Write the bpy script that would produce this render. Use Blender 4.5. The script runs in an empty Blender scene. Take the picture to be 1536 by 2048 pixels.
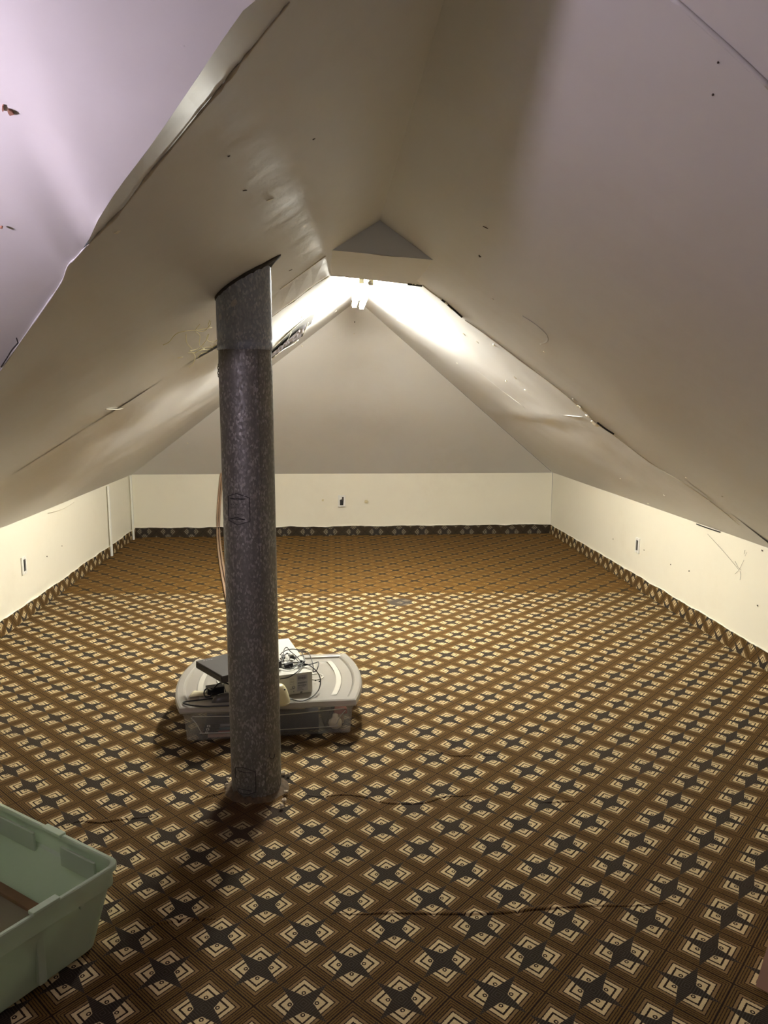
import bpy, bmesh, math, random
import numpy as np
from mathutils import Vector, Matrix, noise

random.seed(7)
SC = bpy.context.scene
COL = SC.collection

# ------------------------------------------------------------------ camera
FPX, CAM_H = 1538.0, 1.5
PITCH = math.atan(236 / FPX)
YAW = math.atan(110 / math.hypot(FPX, 236))
FW = np.array([math.sin(YAW) * math.cos(PITCH), math.cos(YAW) * math.cos(PITCH), -math.sin(PITCH)])
RT = np.array([math.cos(YAW), -math.sin(YAW), 0.0])
UP = np.cross(RT, FW)
CAM = np.array([0, 0, CAM_H])
cam = bpy.data.cameras.new('camera')
cam.sensor_fit = 'VERTICAL'
cam.sensor_height = 36.0
cam.lens = FPX / 2048 * 36.0
cam.clip_start = 0.02
camo = bpy.data.objects.new('camera', cam)
COL.objects.link(camo)
camo.matrix_world = Matrix(((RT[0], UP[0], -FW[0], 0), (RT[1], UP[1], -FW[1], 0), (RT[2], UP[2], -FW[2], CAM_H), (0, 0, 0, 1)))
SC.camera = camo

# ------------------------------------------------------------------ world, light levels, exposure
w = bpy.data.worlds.new('attic_world')
SC.world = w
w.use_nodes = True
w.node_tree.nodes['Background'].inputs[0].default_value = (0.5, 0.5, 0.6, 1)
w.node_tree.nodes['Background'].inputs[1].default_value = 0.05
TUBE_STRENGTH = 92.0
TUBE_COLOR = (1.0, 0.98, 0.88, 1)
BULB_STRENGTH = 138.0
BULB_COLOR = (0.97, 0.83, 1.02, 1)
BULB_POS = (-0.9, 0.95, 1.725)
SC.view_settings.view_transform = 'Standard'
SC.view_settings.look = 'None'
SC.view_settings.exposure = 1.95
SC.view_settings.gamma = 1.0
SC.view_settings.use_curve_mapping = False


# ------------------------------------------------------------------ survey helpers (photo measurement -> room coordinates)
def ray(x, y):
    d = FW * FPX + RT * (x - 768) - UP * (y - 1024)
    return d / np.linalg.norm(d)


def on_plane(x, y, n, c):
    d = ray(x, y)
    n = np.array(n, float)
    return CAM + d * ((c - n @ CAM) / (n @ d))


def at_z(x, y, z=0.0):
    return on_plane(x, y, (0, 0, 1), z)


def at_y(x, y, Y):
    return on_plane(x, y, (0, 1, 0), Y)


def at_x(x, y, X):
    return on_plane(x, y, (1, 0, 0), X)


# ------------------------------------------------------------------ object helpers
def props(o, label=None, cat=None, group=None, kind=None):
    if label:
        o['label'] = label
    if cat:
        o['category'] = cat
    if group:
        o['group'] = group
    if kind:
        o['kind'] = kind
    return o


def mesh(name, verts, faces, mat, parent=None, smooth=False):
    me = bpy.data.meshes.new(name)
    me.from_pydata([tuple(float(c) for c in v) for v in verts], [], faces)
    me.update()
    if smooth:
        me.polygons.foreach_set('use_smooth', [True] * len(me.polygons))
    if mat:
        me.materials.append(mat)
    o = bpy.data.objects.new(name, me)
    COL.objects.link(o)
    if parent:
        o.parent = parent
    return o


def bm_obj(name, bm, mat, parent=None, smooth=False):
    me = bpy.data.meshes.new(name)
    bm.normal_update()
    bm.to_mesh(me)
    bm.free()
    if smooth:
        me.polygons.foreach_set('use_smooth', [True] * len(me.polygons))
    if mat:
        me.materials.append(mat)
    o = bpy.data.objects.new(name, me)
    COL.objects.link(o)
    if parent:
        o.parent = parent
    return o


def empty(name, loc=(0, 0, 0), rz=0.0):
    o = bpy.data.objects.new(name, None)
    o.empty_display_size = 0.1
    COL.objects.link(o)
    o.location = [float(c) for c in loc]
    o.rotation_euler = (0, 0, rz)
    return o


def rbox(sx, sy, sz, bev=0.003, seg=2, center=(0, 0, 0), base=True, taper=1.0):
    bm = bmesh.new()
    bmesh.ops.create_cube(bm, size=1.0)
    for v in bm.verts:
        k = taper if v.co.z < 0 else 1.0
        v.co = Vector((v.co.x * sx * k + center[0], v.co.y * sy * k + center[1], (v.co.z + (0.5 if base else 0)) * sz + center[2]))
    if bev > 0:
        bmesh.ops.bevel(bm, geom=bm.edges[:], offset=bev, segments=seg, affect='EDGES', profile=0.7)
    return bm


def catmull(pts, n=6):
    P = [np.array(p, float) for p in pts]
    if len(P) < 3:
        return P
    P = [2 * P[0] - P[1]] + P + [2 * P[-1] - P[-2]]
    out = []
    for i in range(1, len(P) - 2):
        a, b, c, d = P[i - 1:i + 3]
        for k in range(n):
            t = k / n
            out.append(0.5 * ((2 * b) + (c - a) * t + (2 * a - 5 * b + 4 * c - d) * t * t + (3 * b - a - 3 * c + d) * t ** 3))
    out.append(P[-2])
    return out


def tube_geo(pts, r, seg=6, flat=1.0, V=None, F=None, radii=None):
    V = [] if V is None else V
    F = [] if F is None else F
    P = [Vector([float(c) for c in p]) for p in pts]
    b0 = len(V)
    nrm = None
    for i, p in enumerate(P):
        t = (P[min(i + 1, len(P) - 1)] - P[max(i - 1, 0)])
        if t.length < 1e-9:
            t = Vector((0, 0, 1))
        t.normalize()
        if nrm is None:
            ref = Vector((0, 0, 1)) if abs(t.z) < 0.9 else Vector((1, 0, 0))
            nrm = (ref - t * ref.dot(t)).normalized()
        else:
            nrm = nrm - t * nrm.dot(t)
            nrm = nrm.normalized() if nrm.length > 1e-6 else t.orthogonal().normalized()
        bn = t.cross(nrm)
        rr = radii[i] if radii else r
        for k in range(seg):
            a = 2 * math.pi * k / seg
            V.append(p + nrm * (rr * flat * math.sin(a)) + bn * (rr * math.cos(a)))
    for i in range(len(P) - 1):
        for k in range(seg):
            k2 = (k + 1) % seg
            F.append((b0 + i * seg + k, b0 + i * seg + k2, b0 + (i + 1) * seg + k2, b0 + (i + 1) * seg + k))
    F.append(tuple(b0 + k for k in range(seg))[::-1])
    F.append(tuple(b0 + (len(P) - 1) * seg + k for k in range(seg)))
    return V, F


def tube(name, pts, r, mat, parent=None, seg=6, n=6, flat=1.0, radii=None):
    V, F = tube_geo(catmull(pts, n) if n else pts, r, seg, flat, radii=radii)
    return mesh(name, V, F, mat, parent, True)


def grid(name, fn, nu, nv, mat, parent=None, smooth=True):
    V = [fn(i / nu, j / nv) for j in range(nv + 1) for i in range(nu + 1)]
    F = [(j * (nu + 1) + i, j * (nu + 1) + i + 1, (j + 1) * (nu + 1) + i + 1, (j + 1) * (nu + 1) + i) for j in range(nv) for i in range(nu)]
    return mesh(name, V, F, mat, parent, smooth)


def lathe(prof, seg=32):
    V, F = [], []
    for r, z in prof:
        for k in range(seg):
            a = 2 * math.pi * k / seg
            V.append((r * math.cos(a), r * math.sin(a), z))
    for i in range(len(prof) - 1):
        for k in range(seg):
            k2 = (k + 1) % seg
            F.append((i * seg + k, i * seg + k2, (i + 1) * seg + k2, (i + 1) * seg + k))
    return V, F


def chip(P, nrm, s, mat, parent, seed, name='paint_chip', stretch=1.0, ang=0.0, hmax=0.005):
    """small irregular flake lying on a surface"""
    rnd = random.Random(seed)
    nrm = Vector([float(c) for c in nrm]).normalized()
    t = Vector((0, 1, 0)) if abs(nrm.y) < 0.9 else Vector((1, 0, 0))
    t = (t - nrm * t.dot(nrm)).normalized()
    b = nrm.cross(t)
    P = Vector([float(c) for c in P])
    V = [P + nrm * min(hmax, s * 0.5)]
    n = 7
    for k in range(n):
        a = 2 * math.pi * k / n
        r = s * rnd.uniform(0.55, 1.1)
        x, y = r * math.cos(a) * stretch, r * math.sin(a)
        x, y = x * math.cos(ang) - y * math.sin(ang), x * math.sin(ang) + y * math.cos(ang)
        V.append(P + t * x + b * y + nrm * min(0.5 * s, hmax * rnd.uniform(0.2, 1.0)))
    for k in range(n):
        V.append(P + (V[1 + k] - P) * 1.02 - nrm * 0.004)
    F = [(0, 1 + k, 1 + (k + 1) % n) for k in range(n)] + [(1 + k, 1 + n + k, 1 + n + (k + 1) % n, 1 + (k + 1) % n) for k in range(n)]
    return mesh(name, V, F, mat, parent)


# ------------------------------------------------------------------ materials
class NT:
    def __init__(self, name):
        self.m = bpy.data.materials.new(name)
        self.m.use_nodes = True
        self.t = self.m.node_tree
        self.b = self.t.nodes['Principled BSDF']
        self.out = self.t.nodes['Material Output']

    def n(self, typ, **kw):
        nd = self.t.nodes.new(typ)
        for k, v in kw.items():
            setattr(nd, k, v)
        return nd

    def link(self, a, b):
        self.t.links.new(a, b)

    def val(self, sock, v):
        if hasattr(v, 'is_linked') or isinstance(v, bpy.types.NodeSocket):
            self.link(v, sock)
        else:
            sock.default_value = v

    def math(self, op, a, b=None, c=None, clamp=False):
        nd = self.n('ShaderNodeMath', operation=op, use_clamp=clamp)
        self.val(nd.inputs[0], a)
        if b is not None:
            self.val(nd.inputs[1], b)
        if c is not None:
            self.val(nd.inputs[2], c)
        return nd.outputs[0]

    def mix(self, f, a, b):
        nd = self.n('ShaderNodeMix', data_type='RGBA')
        self.val(nd.inputs[0], f)
        self.val(nd.inputs[6], a if not isinstance(a, tuple) else (*a[:3], 1))
        self.val(nd.inputs[7], b if not isinstance(b, tuple) else (*b[:3], 1))
        return nd.outputs[2]

    def noise(self, vec, scale, detail=3, rough=0.5, dims='3D'):
        nd = self.n('ShaderNodeTexNoise')
        nd.inputs['Scale'].default_value = scale
        nd.inputs['Detail'].default_value = detail
        nd.inputs['Roughness'].default_value = rough
        if vec is not None:
            self.link(vec, nd.inputs['Vector'])
        return nd.outputs['Fac']

    def ramp(self, f, stops, interp='LINEAR'):
        nd = self.n('ShaderNodeValToRGB')
        cr = nd.color_ramp
        cr.interpolation = interp
        while len(cr.elements) < len(stops):
            cr.elements.new(0.5)
        for e, (p, c) in zip(cr.elements, stops):
            e.position = p
            e.color = (*c[:3], 1) if isinstance(c, tuple) else (c, c, c, 1)
        self.link(f, nd.inputs[0])
        return nd.outputs['Color']

    def bump(self, h, strength, dist):
        nd = self.n('ShaderNodeBump')
        nd.inputs['Strength'].default_value = strength
        nd.inputs['Distance'].default_value = dist
        self.link(h, nd.inputs['Height'])
        self.link(nd.outputs[0], self.b.inputs['Normal'])

    def pos(self):
        return self.n('ShaderNodeNewGeometry').outputs['Position']

    def obj(self):
        return self.n('ShaderNodeTexCoord').outputs['Object']


def plain(name, col, rough=0.6, metal=0.0, var=0.12, scale=30, bump=0.0, bdist=0.002, spec=0.5):
    t = NT(name)
    v = t.obj()
    nz = t.noise(v, scale, 4)
    c2 = tuple(max(0, c * (1 - var)) for c in col)
    c1 = tuple(min(1, c * (1 + var)) for c in col)
    t.link(t.mix(nz, c2, c1), t.b.inputs['Base Color'])
    t.b.inputs['Roughness'].default_value = rough
    t.b.inputs['Metallic'].default_value = metal
    t.b.inputs['Specular IOR Level'].default_value = spec
    if bump:
        t.bump(nz, bump, bdist)
    return t.m


def paint(name, col, rough, dirt, dirtcol, bumpd):
    t = NT(name)
    p = t.pos()
    big = t.noise(p, 1.3, 4, 0.6)
    fine = t.noise(p, 9, 5, 0.65)
    f = t.math('MULTIPLY', t.ramp(big, [(0.45, 0.0), (0.75, 1.0)]), t.ramp(fine, [(0.35, 0.0), (0.8, 1.0)]))
    t.link(t.mix(t.math('MULTIPLY', f, dirt), col, dirtcol), t.b.inputs['Base Color'])
    t.b.inputs['Roughness'].default_value = rough
    h = t.math('ADD', t.noise(p, 4, 3), t.math('MULTIPLY', t.noise(p, 70, 3), 0.05))
    t.bump(h, 0.6, bumpd)
    return t.m


M_CEIL = paint('ceiling_paint', (0.72, 0.71, 0.70), 0.40, 0.45, (0.60, 0.55, 0.48), 0.007)
M_CEILB = paint('hip_paint', (0.72, 0.70, 0.67), 0.6, 0.35, (0.60, 0.54, 0.45), 0.010)
M_WALL = paint('cream_wall_paint', (0.80, 0.755, 0.62), 0.5, 0.4, (0.62, 0.54, 0.4), 0.006)
M_EDGE = plain('raw_drywall_edge', (0.72, 0.66, 0.55), 0.9, var=0.3, scale=60, bump=0.6)
M_DARK = plain('dark_gap', (0.03, 0.027, 0.025), 0.9)
M_CHIPW = plain('white_chip', (0.85, 0.8, 0.68), 0.7)
M_CHIPD = plain('dark_scuff', (0.09, 0.07, 0.055), 0.8)
M_STAIN = plain('brown_stain', (0.28, 0.14, 0.09), 0.8, var=0.4)
M_WHITE = plain('white_plastic', (0.8, 0.78, 0.7), 0.4, var=0.04)

LAT_O = (0.4108, 1.9657)
E1, E2 = (0.1230, 0.1262), (0.1218, -0.1288)
DET = E1[0] * E2[1] - E1[1] * E2[0]
R1 = (E2[1] / DET, -E2[0] / DET)
R2 = (-E1[1] / DET, E1[0] / DET)


def carpet(name, mode, far=False, dark=False):
    t = NT(name)
    p = t.pos()
    sep = t.n('ShaderNodeSeparateXYZ')
    t.link(p, sep.inputs[0])
    X, Y, Z = sep.outputs
    if mode == 'floor':
        a = t.math('SUBTRACT', X, LAT_O[0])
        b = t.math('SUBTRACT', Y, LAT_O[1])
    elif mode == 'x':
        a, b = X, t.math('SUBTRACT', Z, 0.045)
    else:
        a, b = Y, t.math('SUBTRACT', Z, 0.045)
    wob = t.math('MULTIPLY', t.math('SUBTRACT', t.noise(p, 260, 2), 0.5), 0.0035)
    wob2 = t.math('MULTIPLY', t.math('SUBTRACT', t.noise(p, 310, 2), 0.5), 0.0035)
    a = t.math('ADD', a, wob)
    b = t.math('ADD', b, wob2)
    c1 = t.math('ADD', t.math('MULTIPLY', a, R1[0]), t.math('MULTIPLY', b, R1[1]))
    c2 = t.math('ADD', t.math('MULTIPLY', a, R2[0]), t.math('MULTIPLY', b, R2[1]))
    u = t.math('MULTIPLY', t.math('PINGPONG', c1, 0.5), 2.0)
    v = t.math('MULTIPLY', t.math('PINGPONG', c2, 0.5), 2.0)
    mx = t.math('MAXIMUM', u, v)
    mn = t.math('MINIMUM', u, v)
    cream, lb, br, dk, st, st2 = (0.62, 0.48, 0.27), (0.23, 0.142, 0.058), (0.128, 0.070, 0.017), (0.016, 0.007, 0.003), (0.026, 0.019, 0.013), (0.062, 0.049, 0.037)
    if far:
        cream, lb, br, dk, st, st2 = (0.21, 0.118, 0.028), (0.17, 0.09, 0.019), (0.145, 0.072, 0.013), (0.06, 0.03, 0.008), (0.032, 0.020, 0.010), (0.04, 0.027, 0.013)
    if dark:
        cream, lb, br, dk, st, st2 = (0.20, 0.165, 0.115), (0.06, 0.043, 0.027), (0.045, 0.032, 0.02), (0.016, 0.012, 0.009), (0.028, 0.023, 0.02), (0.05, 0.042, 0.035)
    body = t.ramp(mx, [(0.0, cream), (0.46, dk), (0.515, cream), (0.625, dk), (0.66, lb), (0.74, dk), (0.77, br), (0.825, dk), (0.85, br), (0.90, dk), (0.925, br), (0.972, dk)], 'CONSTANT')
    # star arms
    arm = t.math('LESS_THAN', mn, t.math('MULTIPLY', t.math('SUBTRACT', 0.97, mx), 0.26))
    pin = t.math('GREATER_THAN', t.math('FRACT', t.math('MULTIPLY', mx, 13.0)), 0.72)
    star = t.mix(pin, st, st2)
    # eye
    du = t.math('SUBTRACT', u, 0.275)
    dv = t.math('SUBTRACT', v, 0.275)
    d = t.math('SQRT', t.math('ADD', t.math('MULTIPLY', du, du), t.math('MULTIPLY', dv, dv)))
    col = t.mix(arm, body, star)
    if not far:
        col = t.mix(t.math('LESS_THAN', d, 0.068), col, dk)
        col = t.mix(t.math('LESS_THAN', d, 0.03), col, cream)
    # pile mottling and traffic wear
    f1 = t.noise(p, 500, 2)
    col = t.mix(t.math('MULTIPLY', t.math('SUBTRACT', f1, 0.35, clamp=True), 1.0), col, t.mix(0.6, col, (0.02, 0.012, 0.008)))
    wear = t.ramp(t.noise(p, 1.1, 3), [(0.42, 0.0), (0.72, 1.0)])
    col = t.mix(t.math('MULTIPLY', wear, 0.18), col, (0.085, 0.05, 0.022))
    if mode == 'floor':
        # dark spill near the seam
        sx = t.math('SUBTRACT', X, 0.50)
        sy = t.math('SUBTRACT', Y, 5.42)
        sd = t.math('SQRT', t.math('ADD', t.math('MULTIPLY', sx, sx), t.math('MULTIPLY', sy, sy)))
        sd = t.math('ADD', sd, t.math('MULTIPLY', t.noise(p, 14, 3), 0.08))
        col = t.mix(t.math('MULTIPLY', t.math('LESS_THAN', sd, 0.135), 0.75), col, (0.05, 0.045, 0.042))
        # darker reddish-brown patch in front of the flue pipe
        sx = t.math('SUBTRACT', X, -0.33)
        sy = t.math('MULTIPLY', t.math('SUBTRACT', Y, 2.58), 0.8)
        sd = t.math('SQRT', t.math('ADD', t.math('MULTIPLY', sx, sx), t.math('MULTIPLY', sy, sy)))
        sd = t.math('ADD', sd, t.math('MULTIPLY', t.noise(p, 9, 3), 0.10))
        col = t.mix(t.math('MULTIPLY', t.ramp(sd, [(0.14, 1.0), (0.20, 0.0)]), 0.6), col, (0.035, 0.016, 0.010))
    t.link(col, t.b.inputs['Base Color'])
    t.b.inputs['Roughness'].default_value = 0.95
    t.b.inputs['Specular IOR Level'].default_value = 0.15
    t.bump(t.noise(p, 420, 2), 0.8, 0.003)
    return t.m


M_CARPET = carpet('patterned_carpet', 'floor')
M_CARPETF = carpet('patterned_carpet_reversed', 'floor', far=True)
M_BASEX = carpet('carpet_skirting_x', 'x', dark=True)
M_BASEY = carpet('carpet_skirting_y', 'y')

# ------------------------------------------------------------------ room surfaces
XL, XR, YB, WH = -2.062, 2.385, 8.11, 0.668
BLx, BRx = 8.16, 8.08       # depth of the back corners, left and right
APEX = at_y(715, 600, 6.3)
XA, ZA = float(APEX[0]), float(APEX[2])
XN, ZN = 0.214, 2.20        # front ridge
SRN = 0.70                  # pitch of the front right slope
SLN = 0.615                 # pitch of the front left slope
SRF = (ZA - WH) / (XR - XA)
SLF = (ZA - WH) / (XA - XL)
YR0 = -1.6                  # end wall behind the viewpoint
XE = -3.2                   # end wall of the side bay


def z_near_r(x):
    return ZN - SRN * (x - XN)


def z_near_l(x):
    return ZN - SLN * (XN - x)


def z_far_r(x):
    return ZA - SRF * (x - XA)


def z_far_l(x):
    return ZA - SLF * (XA - x)


def near_r(px, py, off=0.0):
    return on_plane(px, py, (SRN, 0, 1), ZN + SRN * XN - off)


def near_l(px, py, off=0.0):
    return on_plane(px, py, (-SLN, 0, 1), ZN - SLN * XN - off)


def far_r(px, py, off=0.0):
    return on_plane(px, py, (SRF, 0, 1), ZA + SRF * XA - off)


def far_l(px, py, off=0.0):
    return on_plane(px, py, (-SLF, 0, 1), ZA - SLF * XA - off)


N_NR = Vector((-SRN, 0, -1)).normalized()
N_NL = Vector((SLN, 0, -1)).normalized()
N_FR = Vector((-SRF, 0, -1)).normalized()
N_FL = Vector((SLF, 0, -1)).normalized()


def lump(x, y, amp, sc, seed=0.0):
    return amp * noise.noise(Vector((x * sc + seed, y * sc - seed, seed * 0.7)))


def sstep(a, b, x):
    t = min(1, max(0, (x - a) / (b - a)))
    return t * t * (3 - 2 * t)


# floor with carpet
fl_o = grid('floor', lambda u, v: (XE + u * (XR - XE), YR0 + v * (8.2 - YR0), 0.0), 2, 2, M_CARPET, smooth=False)
props(fl_o, 'brown and cream diamond patterned carpet covering the attic floor', 'floor', kind='structure')


def seam_y(x):
    return 5.715 - 0.062 * x


def strip_fn(u, v):
    x = XL + u * (XR - XL)
    y0 = seam_y(x) + 0.006 * math.sin(x * 21)
    return (x, y0 + v * (8.2 - y0), 0.004 if v > 0 else 0.0)


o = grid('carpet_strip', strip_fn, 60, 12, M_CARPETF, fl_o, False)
props(o, 'carpet strip along the back wall with the pile reversed')

# knee walls
lw = grid('wall_left', lambda u, v: (XL + 0.004 * math.sin(u * 9) * v, 3.3 + u * (BLx - 3.3), v * (WH + 0.012)), 40, 6, M_WALL)
props(lw, 'low cream knee wall along the left slope', 'wall', kind='structure')
rw = grid('wall_right', lambda u, v: (XR - 0.004 * math.sin(u * 11) * v, YR0 + u * (BRx - YR0), v * (WH + 0.012)), 40, 6, M_WALL)
props(rw, 'low cream knee wall along the right slope', 'wall', kind='structure')
bw = grid('wall_back', lambda u, v: (XL + u * (XR - XL), BLx + u * (BRx - BLx), v * (WH + 0.012)), 40, 6, M_WALL)
props(bw, 'low cream knee wall across the far end', 'wall', kind='structure')
o = grid('wall_front', lambda u, v: (XE + u * (XR - XE), YR0, v * 3.7), 2, 2, M_WALL)
props(o, 'plain wall behind the viewpoint', 'wall', kind='structure')
o = grid('wall_bay_end', lambda u, v: (XE, YR0 + u * (3.4 - YR0), v * 3.6), 2, 2, M_WALL)
props(o, 'end wall of the side bay left of the viewpoint', 'wall', kind='structure')
o = grid('wall_bay_return', lambda u, v: (XE + u * (XL - XE), 3.4, v * 1.1), 2, 2, M_WALL)
props(o, 'short return wall between the side bay and left knee wall', 'wall', kind='structure')


# carpet skirting with a ragged cut upper edge
def skirting(name, p0, p1, nrm, mat, h, label, seed):
    p0, p1 = np.array(p0, float), np.array(p1, float)
    L = np.linalg.norm(p1 - p0)
    n = int(L / 0.025)
    V, F = [], []
    for i in range(n + 1):
        p = p0 + (p1 - p0) * i / n
        hh = h + lump(i * 0.13, seed, 0.010, 1.0) + lump(i * 0.7, seed, 0.004, 1.0)
        q = np.array(nrm)
        V += [(p[0] + q[0] * 0.012, p[1] + q[1] * 0.012, 0.0), (p[0] + q[0] * 0.010, p[1] + q[1] * 0.010, hh), (p[0], p[1], hh + 0.002)]
    for i in range(n):
        a = i * 3
        F += [(a, a + 3, a + 4, a + 1), (a + 1, a + 4, a + 5, a + 2)]
    s = mesh(name, V, F, mat, None, False)
    props(s, label, 'skirting', kind='structure')
    # torn paint / caulk bead along the cut edge
    pts = []
    for i in range(0, n + 1):
        pts.append(np.array(V[i * 3 + 2]) + np.array([nrm[0] * 0.004, nrm[1] * 0.004, 0.004]))
    tube('caulk_bead', pts, 0.006, M_CHIPW, s, 5, 0, radii=[0.003 + 0.006 * abs(noise.noise(Vector((i * 0.17, seed, 0)))) for i in range(len(pts))])
    return s


skirting('baseboard_left', (XL, 3.3, 0), (XL, BLx, 0), (1, 0), M_BASEY, 0.092, 'skirting strip of patterned carpet along the left knee wall', 1.3)
skirting('baseboard_right', (XR, YR0, 0), (XR, BRx, 0), (-1, 0), M_BASEY, 0.098, 'skirting strip of patterned carpet along the right knee wall', 4.1)
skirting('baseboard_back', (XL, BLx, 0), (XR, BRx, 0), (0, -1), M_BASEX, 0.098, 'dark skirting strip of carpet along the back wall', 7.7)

# ---- far hip ceiling
PBL = np.array([XL, BLx, WH])
PBR = np.array([XR, BRx, WH - 0.004])


def back_fn(u, v):
    e = PBL + (PBR - PBL) * u
    p = e + (APEX - e) * v
    k = math.sin(math.pi * u) * math.sin(math.pi * v)
    n = np.array([0, -0.65, -0.75])
    p = p + n * (lump(p[0], p[1], 0.02, 1.6, 3.0) + lump(p[0], p[1], 0.008, 4, 5.0)) * k
    return p


cb = grid('ceiling_back', back_fn, 60, 44, M_CEILB)
props(cb, 'triangular sloping hip ceiling above the far wall', 'ceiling', kind='structure')


def ridge_or_hip(y, left):
    """x of the upper edge of a far side slope at depth y"""
    return XA


def far_side(left):
    s = -1 if left else 1
    Pc = PBL if left else PBR
    xw = XL if left else XR
    Y0 = 3.86

    def fn(u, v):
        # v: along depth, u: from wall (0) up to ridge / hip (1)
        y = Y0 + v * (Pc[1] - Y0)
        if y <= APEX[1]:
            xt = XA
        else:
            xt = XA + (Pc[0] - XA) * (y - APEX[1]) / (Pc[1] - APEX[1])
        x = xw + (xt - xw) * u
        z = z_far_l(x) if left else z_far_r(x)
        k = min(1, 6 * u * (1 - u)) * min(1, (BRx - y) * 0.7 + 0.05)
        z += k * (lump(x, y, 0.014, 1.7, 9.0 + s) + lump(x, y, 0.006, 4.5, 2.0 - s))
        if left:
            z += blend_left(x, y)
        else:
            # soft sag along a taped joint
            z -= 0.010 * math.exp(-((x - 1.45) / 0.05) ** 2) * sstep(4.2, 5.0, y) * k
        return (x, y, z)
    return fn


def blend_left(x, y):
    """front left slope eases into the far one on its lower half"""
    return (z_near_l(x) - z_far_l(x)) * (1 - sstep(3.7, 5.0, y)) * sstep(-0.35, -0.75, x) if x < -0.35 else 0.0


cl = grid('ceiling_left', far_side(True), 44, 60, M_CEIL)
props(cl, 'lit sloping left ceiling of the far half of the attic', 'ceiling', kind='structure')
cr = grid('ceiling_right', far_side(False), 44, 60, M_CEIL)
props(cr, 'lit sloping right ceiling of the far half of the attic', 'ceiling', kind='structure')

# ---- front right slope, with its exposed board edge
EDGE_R = [(845, 570), (862, 584), (882, 598), (905, 618), (930, 640), (965, 664), (1000, 690), (1060, 735), (1120, 780), (1160, 815), (1195, 848), (1230, 872), (1300, 925), (1360, 962), (1420, 1002), (1480, 1050), (1536, 1093), (1580, 1125)]
ER = [near_r(*q) for q in EDGE_R]
ER = [np.array([XN, ER[0][1], ZN])] + ER
ERX = np.array([p[0] for p in ER])
ERY = np.array([p[1] for p in ER])


def nr_fn(u, v):
    x = XN + u * (XR - XN)
    y1 = float(np.interp(x, ERX, ERY))
    y = YR0 + v * (y1 - YR0)
    k = min(1, 8 * u) * min(1, 5 * (1 - v))
    return (x, y, z_near_r(x) + k * (lump(x, y, 0.012, 1.2, 11.0) + lump(x, y, 0.004, 4.0, 1.0)))


nr = grid('ceiling_front_right', nr_fn, 56, 60, M_CEIL)
props(nr, 'shaded front right sloping ceiling panel with a rough far edge', 'ceiling', kind='structure')
V, F = [], []
xs = np.linspace(XN, XR, 57)
for i, x in enumerate(xs):
    y = float(np.interp(x, ERX, ERY))
    z = z_near_r(x)
    V += [(x, y, z), (x, y + 0.012, z + 0.004), (x, y + 0.012, max(z, z_far_r(x)) + 0.03)]
for i in range(len(xs) - 1):
    a = i * 3
    F += [(a, a + 3, a + 4, a + 1), (a + 1, a + 4, a + 5, a + 2)]
mesh('board_edge', V, F, M_EDGE, nr)
# lit paper fibres and paint lip along the edge
pts = [near_r(x, y, 0.004) + np.array([0, 0.008, 0]) for x, y in EDGE_R[1:3]]
pts = [near_r(x, y, 0.003) + np.array([0, 0.006, 0]) for x, y in EDGE_R[4:16]]
tube('torn_lip', pts, 0.004, M_CHIPW, nr, 5, 3, radii=[0.002 + 0.005 * abs(noise.noise(Vector((i * 0.31, 2, 0)))) for i in range(3 * 11 + 1)])
tube('torn_lip', [near_r(845, 570, 0.002), near_r(862, 584, 0.002), near_r(880, 597, 0.002)], 0.004, M_CHIPW, nr, 5, 3)
tube('open_joint', [near_r(882, 598, 0.004), near_r(905, 617, 0.004), near_r(924, 634, 0.004)], 0.006, M_DARK, nr, 5, 3)
for k, (x, y) in enumerate([(881, 597), (893, 607), (902, 617)]):
    chip(near_r(x, y, 0.008), N_NR, 0.011, M_CHIPW, nr, k)
for k, (x, y, s, a) in enumerate([(1160, 815, 0.02, 0.5), (1175, 832, 0.018, 0.2), (1192, 849, 0.03, 0.6), (1148, 800, 0.014, 0.9)]):
    chip(near_r(x, y, 0.006), N_NR, s, M_CHIPW, nr, 20 + k, stretch=1.6, ang=a)
tube('open_joint', [near_r(1195, 845, 0.003), near_r(1212, 858, 0.003), near_r(1228, 868, 0.003)], 0.007, M_DARK, nr, 5, 3)
tube('tape_seam', [near_r(1345, -4, 0.0), near_r(1400, 45, 0.0), near_r(1470, 108, 0.0), near_r(1545, 180, 0.0)], 0.006, M_CEIL, nr, 6, 4, flat=0.5)
for k, (x, y, s, st, an) in enumerate([(959, 513, 0.006, 1.4, 0.4), (971, 455, 0.0022, 6.0, 2.2), (1425, 190, 0.002, 1.6, 0.5), (1436, 125, 0.0018, 1.5, 1.2)]):
    chip(near_r(x, y), N_NR, s, M_CHIPD, nr, 40 + k, 'scuff', st, an, 0.0012)
for k, (x, y) in enumerate([(1088, 703), (1373, 956), (986, 598), (1445, 993)]):
    chip(near_r(x, y), N_NR, 0.006, M_CHIPW, nr, 60 + k)
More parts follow.
